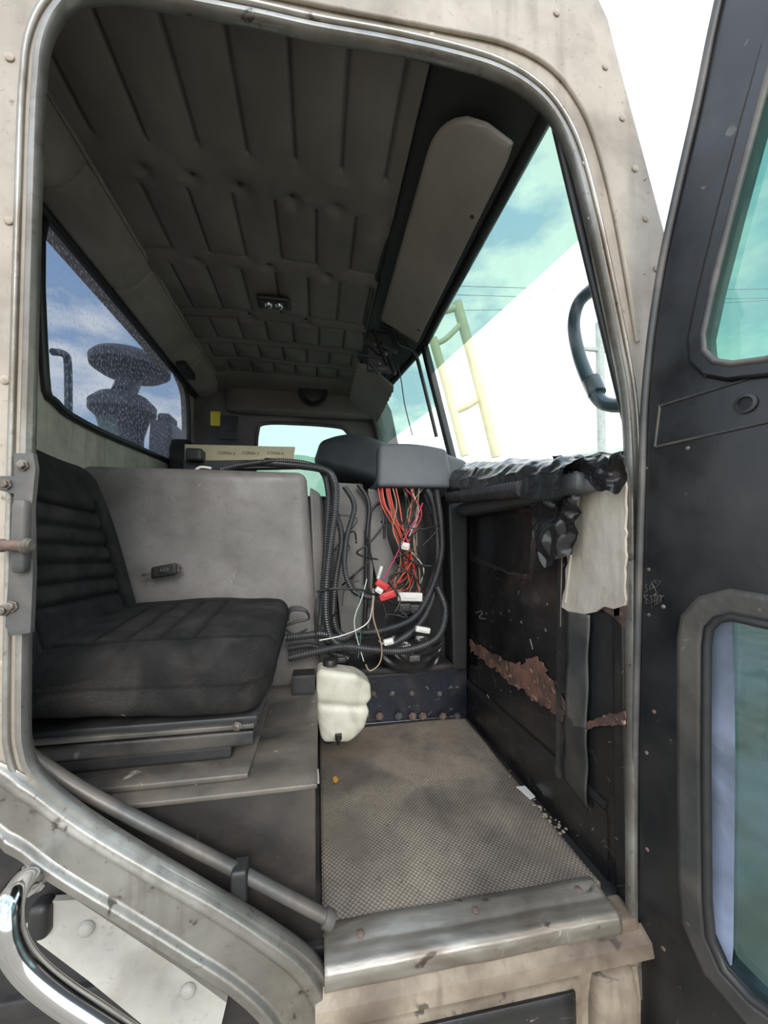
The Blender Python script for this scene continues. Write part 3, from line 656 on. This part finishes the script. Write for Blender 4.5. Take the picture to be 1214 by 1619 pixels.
for i,cn in enumerate(cols):
    u0=597+i*2.8+random.uniform(-2,2); um=632+random.uniform(-7,12); y=1.33+random.uniform(-.02,.03)
    if i<11:
        pts=[(u0,772,y),(u0+6,800,y-.02),(um-6,835,y-.03),(um+4,865,y-.03),(um+6,890,y-.02),(625+random.uniform(-10,25),918+random.uniform(-8,10),y-.01),(600+random.uniform(-5,55),940+random.uniform(-12,12),y)]
    else:
        pts=[(u0+8,772,y),(655+random.uniform(-12,12),810,y),(645+random.uniform(-10,14),860,y-.02),(660+random.uniform(-10,10),900,y),(650+random.uniform(-15,20),950,y)]
    wire(pts,.0021,cn,labs[cn])
wire([(668,795,1.28),(660,815,1.26),(640,850,1.25),(620,890,1.25),(600,925,1.26)],.002,'pink',labs['pink'])
wire([(505,1012,1.15),(545,1003,1.15),(580,985,1.16),(588,960,1.2),(590,930,1.25)],.002,'whitew','white wire looping across the conduits')
wire([(592,935,1.2),(590,975,1.16),(603,1020,1.15),(600,1048,1.15),(585,1060,1.15),(578,1050,1.15)],.0022,'tanw','long tan wire dangling below the harness')
wire([(575,925,1.2),(562,960,1.18),(570,1000,1.17),(566,1040,1.17)],.0016,'green',labs['green'])
wire([(580,915,1.2),(572,945,1.18),(560,985,1.17),(575,1045,1.17)],.0014,'whitew',labs['whitew'])
for k in range(20):
    u=random.uniform(530,680); v=random.uniform(800,970); y=random.uniform(1.20,1.36)
    pts=[(u,v,y)]
    for j in range(4): u+=random.uniform(-35,35); v+=random.uniform(-5,40); u=min(max(u,515),695); v=min(v,1040); pts.append((u,v,y+random.uniform(-.02,.02)))
    wire(pts,random.choice([.002,.003,.0035]),'blackw','black loose wire tangled in the compartment')
wire([(500,935,1.17),(530,930,1.16),(570,932,1.17),(600,940,1.2),(640,925,1.24)],.0035,'blackw','black cable crossing the conduits')
wire([(500,1010,1.16),(498,970,1.16),(505,938,1.17),(520,930,1.16)],.0035,'blackw','black cable bending up from the conduits')
for k in range(4):
    cx,cy=470,972; wire([(cx-24+3*k,cy+10,1.16),(cx-10,cy-12+2*k,1.16),(cx+12,cy-9+k,1.16),(cx+18,cy+6,1.165),(cx-2,cy+12-k,1.165),(cx-20,cy+20,1.165),(cx-4,cy+30,1.17),(cx+16,cy+22,1.17)],.003,'blackw','coiled black cable beside the seat')
def conn(u,v,y,w,h,m,lab,rot=0,name='wire_connector'):
    c=Y(u,v,y); s=y/F; hx,hz=w/2*s,h/2*s; R=Matrix.Rotation(rot,3,'Y')
    e=empty(name,label=lab,cat='connector' if name=='wire_connector' else name.replace('_',' '))
    if name=='wire_connector': e['group']='plastic wire connectors'
    def f(p): return c+R@Vector((p.x*hx,p.y*.009,p.z*hz))
    rbox('shell',(hx,.009,hz),.003,m,f,n=5,parent=e)
    def f2(p): return c+R@Vector((p.x*hx*.55,-.009+p.y*.003,p.z*hz*.3))
    rbox('lock_tab',(hx*.55,.003,hz*.3),.0012,m,f2,n=3,parent=e)
    return e
for a in [(639,863,1.27,16,12,'whitew','small white plug on the wire bundle',.2),(604,924,1.20,22,11,'red','red plug with white end',.5),(612,941,1.2,26,12,'red','red plug at the end of orange wires',-.3),(648,943,1.27,40,14,'whitew','white labelled fuse strip',.05),(640,960,1.26,20,13,'rubber','black relay under the fuse strip',0),(656,962,1.26,16,14,'rubber','black relay under the fuse strip',0),(668,995,1.2,24,9,'whitew','white connector hanging at the bottom',.2),(614,1014,1.16,16,9,'whitew','small white tag on a conduit',-.2),(655,1040,1.22,18,10,'gasket','grey fitting at the compartment floor',0),(599,933,1.185,12,9,'whitew','white terminal on red plug',.6),(600,905,1.3,5,22,'whitew','narrow white strip connector',.3),(540,1042,1.10,14,8,'rubber','black plug near the bottle',0)]:
    conn(*a)
# ============================================================ SWITCH PANEL ON COVER
sp=empty('switch_panel',label='cream labelled connector panel standing behind the engine cover',cat='control panel')
pc=[Y(292,728,1.6),Y(463,726,1.6),Y(466,706,1.6),Y(292,702,1.6)]
poly_on('face_plate',pc,.02,'cream',(0,1,0),parent=sp)
poly_on('lower_rail',[Y(290,742,1.58),Y(470,738,1.58),Y(470,729,1.58),Y(290,727,1.58)],.05,'rubber',(0,1,0),parent=sp)
rb('end_box',Y(293,715,1.55).x,Y(320,715,1.55).x,1.54,1.6,Y(300,728,1.55).z,Y(300,708,1.55).z,.008,'rubber',n=6,parent=sp)
def text(s,p,size,m,parent,yy=None):
    cu=bpy.data.curves.new('x','FONT'); cu.body=s; cu.size=size; cu.extrude=.0003; cu.align_x='CENTER'; cu.align_y='CENTER'
    o=bpy.data.objects.new('x',cu); COL.objects.link(o)
    me=bpy.data.meshes.new_from_object(o.evaluated_get(bpy.context.evaluated_depsgraph_get())); bpy.data.objects.remove(o)
    me.transform(frameM(p,(1,0,0),(0,0,1))); return fin('printed_label',me,m,smooth=False,parent=parent)
for s,u in (('CONN 2',358),('CONN 3',396),('CONN 4',435)): text(s,Y(u,716,1.598),.017,'text',sp)
ds=empty('driver_seat',label='dark driver seat seen behind the engine cover',cat='seat')
hexa('backrest',[(-.68,1.88,-.3),(-.52,1.88,-.3),(-.52,2.2,-.3),(-.68,2.2,-.3),(-.69,1.90,.50),(-.585,1.90,.50),(-.585,2.2,.50),(-.69,2.2,.50)],.045,'fabric',parent=ds)
rb('seat_base',-.66,-.2,1.86,2.24,-.40,-.26,.04,'fabric',parent=ds)
rb('base_box',-.62,-.25,1.9,2.2,ZF,-.40,.02,'boxside',parent=ds)
conn(341,662,2.2,14,22,'tag','yellow tag hanging on the rear corner',0,'yellow_tag')
conn(362,676,2.2,26,36,'lamp','brown box mounted in the rear corner',0,'junction_box')
# ============================================================ FIREWALL
XW=.580
wl=box('wall_front',XW,XW+.03,.665,2.33,-.70,.165,'black',kind='structure',label='black painted footwell front wall, scratched and peeling',cat='footwell wall')
def onw(name,pts,th,m,dx=0,**k): return poly_on(name,[X(u,v,XW-dx) for u,v in pts],th,m,(-1,0,0),**k)
onw('kick_panel',[(737,1082),(850,1180),(962,1283),(964,1400),(880,1318),(800,1222),(735,1142)],.004,'black',parent=wl)
onw('seam_strip',[(733,1068),(890,1205),(960,1265),(960,1278),(890,1217),(733,1078)],.006,'rubber',parent=wl)
onw('upper_patch',jag([(740,798),(862,794),(866,845),(848,862),(842,918),(738,884)],1.2),.0025,'boxside',parent=wl)
onw('tape_patch',jag([(745,820),(842,808),(840,842),(836,908),(800,902),(748,876)],1.0),.002,'bag',dx=.0026,parent=wl)
onw('vertical_rib',[(888,840),(897,842),(890,1230),(884,1225)],.010,'doorframe',parent=wl)
onw('dark_insert',[(935,965),(990,975),(990,1125),(930,1142)],.002,'rubber',parent=wl)
onw('lower_insert',[(930,1150),(990,1148),(990,1310),(962,1290),(925,1245)],.002,'black',parent=wl)
tube('upper_roll',[X(u,v,XW-.012) for u,v in [(720,792),(800,796),(862,799),(890,802)]],.010,'bag',parent=wl)
for P in [[(752,968),(762,966),(758,976),(768,978)],[(888,880),(886,990)],[(838,1010),(842,1026)],[(770,1098),(778,1112)]]:
    tube('paint_chip_line',[X(u,v,XW-(.011 if u>880 else .0005)) for u,v in P],.0008,'white',seg=5,n=3,parent=wl)
ws=empty('peeled_sheet',label='peeled off-white backing sheet stuck on the footwell wall',cat='torn sheet')
wp=jag([(922,762),(958,750),(985,740),(993,770),(992,860),(991,958),(974,963),(958,958),(944,968),(926,970),(905,968),(891,958),(896,920),(900,880),(905,840),(910,800)],1.5,9)
onw('sheet',wp,.005,'white',dx=.006,parent=ws)
tube('curled_edge',[X(u,v,XW-.012) for u,v in [(922,765),(912,800),(905,850),(900,900),(894,952)]],.003,'white',seg=8,parent=ws)
tf=empty('torn_vinyl',label='torn brown backing edge on the footwell wall',cat='torn vinyl')
onw('torn_patch',jag([(742,1012),(760,1018),(775,1030),(790,1034),(800,1046),(830,1050),(838,1040),(852,1038),(868,1065),(880,1078),(888,1090),(892,1120),(905,1130),(925,1146),(905,1142),(892,1140),(868,1118),(850,1112),(830,1092),(810,1082),(790,1062),(765,1045),(746,1028)],3.5,4),.004,'torn',dx=.004,parent=tf)
onw('torn_patch',jag([(925,1142),(940,1138),(955,1130),(990,1124),(990,1145),(950,1146),(928,1152)],2.0,5),.004,'torn',dx=.010,parent=tf)
onw('torn_patch',jag([(955,962),(990,954),(990,992),(975,976)],1.5,5),.004,'torn',dx=.004,parent=tf)
dv=empty('vinyl_strip',label='wrinkled dark vinyl strip hanging down the footwell wall',cat='vinyl strip')
def fst(u,v):
    px=898+(934-898)*u-(v*4); py=966+v*(1145-966)+(u*6)
    q=X(px,py,XW-.012); q.x-=.0015*math.sin(v*11+u*4)+.004*u; return q
grid('strip_upper',fst,8,30,'gasket',solid=.003,parent=dv)
def fst2(u,v):
    px=892+(928-892)*u; py=1130+v*(100+u*30)+(u*20)
    q=X(px,py,XW-.012); q.x-=.002*math.sin(v*10); return q
grid('strip_lower',fst2,8,20,'doorframe',solid=.003,parent=dv)
for u,v in [(865,955),(716,1000),(800,1060),(905,1240),(762,970)]: rivet('screw',X(u,v,XW-.001),(-1,0,0),.005,'bolt',wl)
rb('dash_ledge',.50,.57,.67,1.33,.10,.150,.02,'dashpad',label='black dashboard ledge under the windshield',cat='dash ledge')
tube('air_duct',[(.480,y,.120+.08*(y-.7)) for y in (.82,.9,1.05,1.2,1.32)],.020,'conduit',corr=(.016,.0022),seg=12,label='ribbed black air duct along the dash ledge',cat='air duct')
def fbag(u,v):
    y=.667+u*.67
    prof=[(.600,.178),(.55,.185),(.50,.175),(.475,.15),(.472,.12),(.47,.105)]
    i=v*(len(prof)-1); i0=min(int(i),len(prof)-2); f=i-i0
    x=prof[i0][0]*(1-f)+prof[i0+1][0]*f; z=prof[i0][1]*(1-f)+prof[i0+1][1]*f
    am=1-.45*min(1,u*1.6)
    nn=(noise.noise(Vector((y*11,v*3,0)))*.018+noise.noise(Vector((y*26,v*7,5)))*.008)*am
    return Vector((x-abs(nn)*.4,y,z+nn+.06*u*(1-v)+.065*u-v*.02*(1+math.sin(u*13))*.5*am))
ps=empty('plastic_sheet',label='crumpled black plastic sheet draped over the dash ledge',cat='plastic sheet')
grid('sheet_body',fbag,160,50,'bag',parent=ps)
def fdr(u,v):
    px=862+64*u*(1-.40*v); py=745+v*152-22*u*(v)
    px+= -12*math.sin(v*3.1)*(1-u)
    q=X(px,py,XW-.045); n_=noise.noise(Vector((u*3,v*4,9))); q.x-= .024*abs(n_)+.012*math.sin(u*9+v*3); return q
grid('hanging_fold',fdr,30,44,'bag',parent=ps)
def fdr2(u,v):
    px=872+116*u; py=720+v*(44+10*math.sin(u*9+1)+5*math.sin(u*23))+8*u*v
    q=X(px,py,XW-.058); q.x-=.018*noise.noise(Vector((u*4,v*2,2)))+.004*noise.noise(Vector((u*12,v*6,2))); q.z+=.007*noise.noise(Vector((u*7,v*2,6))); return q
grid('torn_flap',fdr2,60,24,'bag',parent=ps)
def chip(pts,m,lab,cat,name):
    poly_on(name,[Z(u,v,ZF+.016) for u,v in pts],.002,m,(0,0,1),label=lab,cat=cat)
chip([(526,1230),(531,1227),(535,1233),(531,1238),(527,1236)],'leaf','small orange leaf fragment on the mat','leaf','leaf_fragment')
chip([(816,1244),(830,1243),(846,1260),(838,1264)],'paper','folded white paper scrap beside the mat','paper','paper_scrap')
random.seed(9)
for k in range(34):
    t=random.random(); u=798+t*95+random.uniform(-8,8); v=1218+t*100+random.uniform(-8,8)
    q=Z(u,v,ZF+.016); r=random.uniform(.0015,.005)
    bm=bmesh.new(); bmesh.ops.create_icosphere(bm,subdivisions=1,radius=r)
    for vv in bm.verts: vv.co=Vector((vv.co.x*random.uniform(.7,1.6),vv.co.y*random.uniform(.7,1.5),vv.co.z*.5))+Vector((q.x,q.y,q.z))
    me=bpy.data.meshes.new('c'); bm.to_mesh(me); bm.free()
    fin('crumb',me,'crumb',smooth=False,label='dry crumb of debris along the mat edge',cat='debris',group='debris crumbs')
# ============================================================ STRIKER (latch) on rear jamb
sk=empty('door_striker',label='dark worn door latch striker bolted to the jamb',cat='door latch')
def sY(u,v,y=.606): return Y(u,v,y)
poly_on('striker_plate',[sY(u,v) for u,v in [(22,716),(52,716),(56,740),(50,800),(52,905),(48,1000),(18,1005),(8,990),(12,930),(14,900),(20,800),(22,780),(0,775),(0,752),(22,752)]],.008,'gasket',(0,1,0),parent=sk)
rb('striker_block',sY(26,850).x,sY(50,850).x,.593,.608,sY(30,905).z,sY(30,790).z,.006,'gasket',parent=sk)
lathe('striker_pin',[(.009,0),(.009,.02),(.0075,.022),(.0075,.040)],sY(-22,862,.587),(1,0,0),'rust',parent=sk)
lathe('pin_head',[(.008,0),(.010,.002),(.010,.010),(.007,.013),(0,.013)],sY(-22,862,.587)+Vector((.040,0,0)),(1,0,0),'bolt',parent=sk)
for u,v in [(8,765),(5,965),(18,958),(35,735)]: hexbolt('bolt',sY(u,v,.604),(0,-1,0),.0055,'bolt',sk)
# ============================================================ LOWER LEFT
pn=empty('side_panel',label='white bolted panel and dark sheet for the shadow gap below the door frame',cat='panel')
poly_on('shadow_gap_sheet',[Y(u,v,.672) for u,v in [(-300,1300),(40,1340),(500,1640),(520,1900),(-300,1900)]],.02,'dark',(0,1,0),parent=pn)  # dark sheet stands in for the shaded gap under the frame
poly_on('white_panel',[Y(u,v,.645) for u,v in [(40,1462),(75,1425),(120,1422),(200,1475),(290,1535),(358,1585),(350,1619),(325,1680),(250,1640),(140,1550),(60,1490)]],.01,'whitepaint',(0,1,0),parent=pn)
for u,v in [(137,1467),(298,1565)]: rivet('bolt',Y(u,v,.643),(0,-1,0),.011,'whitepaint',pn,h=.7)
rb('latch_box',Y(62,1430,.66).x,Y(95,1430,.66).x,.63,.66,Y(80,1470,.65).z,Y(80,1415,.65).z,.01,'rubber',parent=pn)
gh=empty('grab_handle',label='chrome tubular grab handle',cat='handle')
tube('handle_bar',[Y(48,1390,.60),Y(34,1396,.57),Y(19,1418,.54),Y(13,1450,.525),Y(18,1490,.52),Y(42,1530,.52),Y(90,1572,.52),Y(160,1618,.52),Y(260,1685,.52)],.0145,'chrome',seg=20,parent=gh)
lathe('mount_flange',[(.021,0),(.021,.004),(.017,.010),(.015,.012)],Y(48,1390,.605),(0,-1,0),'chrome',parent=gh)
# ============================================================ OPEN DOOR
H=Vector((.583,.600,0)); dd=Vector((math.sin(math.radians(15)),-math.cos(math.radians(15)),0))
nn=dd.cross(Vector((0,0,1)))
if nn.dot(-H)<0: nn=-nn
def sz(u,v,off=0):
    p0=H+nn*off; q=PL(u,v,p0,nn); return ((q-p0).dot(dd),q.z)
def MDo(off):
    o=H+nn*off; return frameM((o.x,o.y,0),dd,(0,0,1))
edge=[(1140,-40),(1118,60),(1098,160),(1078,250),(1060,330),(1042,415),(1030,490),(1020,570),(1013,660),(1010,760),(1006,900),(1002,1050),(999,1200),(998,1400),(1000,1619)]
el=[sz(u,v) for u,v in edge]
ztop=el[0][1]+.12
dout=[(el[0][0]+.03,ztop),(.85,ztop+.02),(.88,-1.05),(el[-1][0],-1.05)]+el[::-1]
w1=[sz(u,v) for u,v in [(1235,60),(1200,185),(1160,335),(1130,455),(1114,530),(1116,556),(1132,572),(1160,576),(1214,569)]]
zt=w1[0][1]; zbm=w1[-1][1]
w1=w1+[(.75,zbm-.005),(.80,zbm+.04),(.80,zt+.10),(.30,zt+.12)]
w2=[sz(u,v) for u,v in [(1214,986),(1160,974),(1138,978),(1124,992),(1120,1020),(1119,1200),(1121,1420),(1126,1480),(1148,1530),(1190,1575),(1225,1600)]]
z2b=w2[-1][1]; z2t=w2[0][1]
w2=w2+[(.45,z2b-.03),(.50,z2b+.05),(.50,z2t-.04),(.45,z2t)]
d1=empty('door_1',label='open black cab door with upper and lower windows',cat='door',kind='structure')
p2d('door_skin',[dout,w1,w2],MDo(-.02),.035,.004,'door',parent=d1)
def c3(L,off): return [H+nn*off+dd*s+Vector((0,0,z)) for s,z in L]
def grow(L,d):
    P=[Vector((a,b)) for a,b in L]; out=[]; n=len(P)
    area=sum(P[i].x*P[(i+1)%n].y-P[(i+1)%n].x*P[i].y for i in range(n)); sg=1 if area>0 else -1
    for i in range(n):
        t=P[(i+1)%n]-P[i-1]; t.normalize(); q=P[i]+Vector((t.y,-t.x))*d*sg; out.append((q.x,q.y))
    return out
p2d('window_surround',[grow(w1,.024),grow(w1,-.001)],MDo(.001),.012,.005,'door',parent=d1)
p2d('window_surround',[grow(w2,.042),grow(w2,.002)],MDo(.002),.018,.008,'doorframe',parent=d1)
tube('window_gasket',c3(w1,.006),.005,'gasket',closed=True,smoothp=False,parent=d1)
tube('window_gasket',c3(w2,.006),.007,'rubber',closed=True,smoothp=False,parent=d1)
mesh('window_pane',c3(w1,-.018),[tuple(range(len(w1)))],'g_door',smooth=False,parent=d1)
mesh('window_pane',c3(w2,-.018),[tuple(range(len(w2)))],'g_low',smooth=False,parent=d1)
ch=[sz(*p,-.010) for p in [(1118,985),(1158,976),(1160,1200),(1157,1500),(1152,1560),(1118,1500)]]
poly_on('window_channel',c3(ch,-.010),.004,'channel',-nn,parent=d1)
tube('edge_seal',[H+nn*.002+dd*(s+.006)+Vector((0,0,z)) for s,z in el],.006,'gasket',seg=8,parent=d1)
for a,b in [((1036,706),(1214,666)),((1040,642),(1214,588)),((1034,706),(1042,640))]:
    tube('pressed_crease',c3([sz(*a),sz(*b)],-.002),.0025,'doorframe',smoothp=False,seg=8,parent=d1)
q=c3([sz(1178,638)],0)[0]
lathe('round_hole_cap',[(.014,-.001),(.014,.002),(.010,.003),(.009,-.001),(0,-.001)],q,nn,'rubber',parent=d1)
for u,v in [(1086,708),(1021,1190),(1022,1343),(1054,958),(1205,963),(1054,1495),(1020,740),(1024,900),(1033,1125),(1024,972)]:
    rivet('bolt',c3([sz(u,v)],.010 if u in(1054,1205) else -.002)[0],nn,.0035,'rust' if v%2 else 'bolt',d1)
random.seed(5)
for k in range(9):
    a=sz(1032+random.uniform(-10,18),935+random.uniform(-14,14)); P=[]
    for j in range(5): P.append((a[0]+random.uniform(-.007,.007),a[1]+random.uniform(-.009,.009)))
    tube('frayed_thread',c3(P,.004),.0003,'gasket',seg=4,parent=d1)
# ============================================================ OUTSIDE
mb=empty('mirror_bracket',label='dark tubular mirror bracket loop in front of the windshield',cat='mirror bracket')
tube('bracket_tube',[X(u,v,.70) for u,v in [(960,445),(935,458),(914,480),(907,515),(915,560),(930,600),(946,630),(965,640),(1000,640)]],.0165,'mirror',seg=16,parent=mb)
tube('bracket_clamp',[X(u,v,.70) for u,v in [(935,600),(944,622)]],.021,'mirror',seg=16,parent=mb,smoothp=False)
yf=empty('yellow_guard_frame',label='faded yellow tubular guard frame outside the windshield',cat='metal frame')
for pts,r in [([(722,478),(745,560),(765,640),(785,722)],.075),([(684,535),(705,605),(722,670),(735,720)],.065),([(672,500),(700,492),(724,485)],.05),([(684,545),(705,535),(730,510)],.04),([(715,650),(735,642),(752,632)],.06),([(682,532),(680,500)],.035)]:
    tube('frame_tube',[Y(u,v,4.2) for u,v in pts],r*.8,'yellow',parent=yf)
gnd=mesh('ground',[(-300,-300,-LIFT),(300,-300,-LIFT),(300,300,-LIFT),(-300,300,-LIFT)],[(0,1,2,3)],'ground',smooth=False,label='gravel and grass yard',cat='ground'); gnd['kind']='structure'
up_=empty('utility_pole',label='weathered wooden utility pole with crossarm',cat='utility pole')
q=Y(952,700,12); tube('pole',[(q.x,12,-LIFT),(q.x-.05,12,8)],.14,'pole',parent=up_)
strut('crossarm',(q.x-1.2,12,7),(q.x+1.2,12,7),.06,.06,.01,'pole',parent=up_)
for v0,v1,yy in [(448,455,25),(462,470,27),(492,470,29)]:
    a=Y(600,v0,yy); b=Y(1300,v1,yy); tube('power_line',[a,(a+b)/2-Vector((0,0,.3)),b],.018,'gasket',seg=5,label='thin overhead power line',cat='power line',group='overhead power lines')
random.seed(3)
def ftree(u,v):
    a=math.radians(-40+150*u); R=70
    h=-LIFT-1+v*(17.5+3.0*noise.noise(Vector((u*14,0,0)))+.8*noise.noise(Vector((u*160,1,0))))
    return Vector((R*math.sin(a),R*math.cos(a),h))
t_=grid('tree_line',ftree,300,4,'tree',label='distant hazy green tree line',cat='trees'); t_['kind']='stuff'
ac=empty('air_intake',label='dark mushroom-shaped air intake stack behind the cab',cat='air intake')
c=X(208,575,-1.25)
lathe('intake_cap',[(.05,-.08),(.19,-.075),(.235,-.045),(.24,0),(.215,.03),(.11,.055),(0,.06)],c,(0,0,1),'aircl',parent=ac)
c2=X(195,640,-1.25)
lathe('intake_body',[(.07,.08),(.14,.05),(.19,.0),(.19,-.05),(.15,-.09),(.12,-.2),(.10,-.9),(.09,-1.2)],c2,(0,0,1),'aircl',parent=ac)
tube('intake_pipe',[c+Vector((0,0,-.08)),c2+Vector((0,0,.07))],.07,'aircl',smoothp=False,parent=ac)
eq=empty('rear_equipment',label='dark machinery behind the rear window',cat='machinery')
q=X(255,690,-1.0)
rb('equipment_box',q.x-.06,q.x+.08,q.y-.06,q.y+.25,-.6,q.z+.10,.03,'aircl',parent=eq)
rb('equipment_top',q.x-.03,q.x+.05,q.y-.0,q.y+.15,q.z+.10,q.z+.16,.02,'aircl',parent=eq)
pw=empty('rear_railing',label='pale metal pipe rail behind the cab',cat='rail')
tube('rail_pipe',[X(108,660,-1.3),X(108,600,-1.3),X(106,566,-1.3),X(98,558,-1.3),X(84,556,-1.3)],.018,'mirror',parent=pw)
# ============================================================ WORLD
wd=bpy.data.worlds.new('sky'); S.world=wd; wd.use_nodes=True; N=wd.node_tree.nodes; L=wd.node_tree.links; N.clear()
o=N.new('ShaderNodeOutputWorld'); bg=N.new('ShaderNodeBackground'); L.new(bg.outputs[0],o.inputs[0])
tc=N.new('ShaderNodeTexCoord'); mp=N.new('ShaderNodeMapping'); mp.inputs['Scale'].default_value=(1,1,2.2); mp.inputs['Location'].default_value=(.3,.2,.1); L.new(tc.outputs['Generated'],mp.inputs[0])
nz=N.new('ShaderNodeTexNoise'); nz.inputs['Scale'].default_value=3.6; nz.inputs['Detail'].default_value=9; nz.inputs['Roughness'].default_value=.55; L.new(mp.outputs[0],nz.inputs['Vector'])
r=N.new('ShaderNodeMapRange'); r.inputs[1].default_value=.45; r.inputs[2].default_value=.56; L.new(nz.outputs['Fac'],r.inputs[0])
sx=N.new('ShaderNodeSeparateXYZ'); L.new(tc.outputs['Generated'],sx.inputs[0])
h=N.new('ShaderNodeMapRange'); h.inputs[1].default_value=0; h.inputs[2].default_value=.7; L.new(sx.outputs['Z'],h.inputs[0])
def mxc(f,a,b):
    x=N.new('ShaderNodeMix'); x.data_type='RGBA'; L.new(f,x.inputs[0])
    for i,s in((6,a),(7,b)):
        if isinstance(s,tuple): x.inputs[i].default_value=s
        else: L.new(s,x.inputs[i])
    return x.outputs[2]
blue=mxc(h.outputs[0],(1.6,2.0,2.3,1),(.72,1.28,2.15,1))
sky=mxc(r.outputs[0],blue,(3.1,3.1,3.0,1))
dt=N.new('ShaderNodeVectorMath'); dt.operation='DOT_PRODUCT'; dt.inputs[1].default_value=Vector((.62,.62,.48)).normalized(); L.new(tc.outputs['Generated'],dt.inputs[0])
g=N.new('ShaderNodeMapRange'); g.inputs[1].default_value=.6; g.inputs[2].default_value=1.0; g.inputs[4].default_value=.3; L.new(dt.outputs['Value'],g.inputs[0])
sky=mxc(g.outputs[0],sky,(3.2,3.2,3.0,1))
gl=N.new('ShaderNodeMapRange'); gl.inputs[1].default_value=-.02; gl.inputs[2].default_value=.0; L.new(sx.outputs['Z'],gl.inputs[0])
sky=mxc(gl.outputs[0],(.5,.46,.41,1),sky)
L.new(sky,bg.inputs[0]); bg.inputs[1].default_value=.93
sl=bpy.data.lights.new('sun','SUN'); sl.energy=2.0; sl.angle=math.radians(22); sl.color=(1,.95,.88)  # added fill from the door side to brighten the cab interior
so=bpy.data.objects.new('door_fill_light',sl); COL.objects.link(so); so.rotation_euler=Vector((.05,-1,.58)).to_track_quat('Z','Y').to_euler()
# ============================================================ CAMERA
cd=bpy.data.cameras.new('camera'); cam=bpy.data.objects.new('camera',cd); COL.objects.link(cam)
cd.sensor_fit='AUTO'; cd.sensor_width=36; cd.lens=F*36/1619; cd.shift_y=SH/1619; cd.clip_start=.01; cd.clip_end=1000
cam.matrix_world=Matrix(((rt.x,up.x,-fw.x,0),(rt.y,up.y,-fw.y,0),(rt.z,up.z,-fw.z,0),(0,0,0,1)))
S.camera=cam
# ============================================================ origins + lift
bpy.context.view_layer.update()
for ob in [o for o in COL.objects if o.parent is None]:
    if ob.type in('CAMERA','LIGHT'):
        ob.location.z+=LIFT; continue
    fam=[ob]+list(ob.children)
    P=[]
    for f in fam:
        if f.type=='MESH': P+=[v.co for v in f.data.vertices]
    if not P: continue
    lo=Vector([min(p[i] for p in P) for i in range(3)]); hi=Vector([max(p[i] for p in P) for i in range(3)])
    c=Vector(((lo.x+hi.x)/2,(lo.y+hi.y)/2,lo.z))
    for f in fam:
        if f.type=='MESH': f.data.transform(Matrix.Translation(-c))
    ob.location=c+Vector((0,0,LIFT))
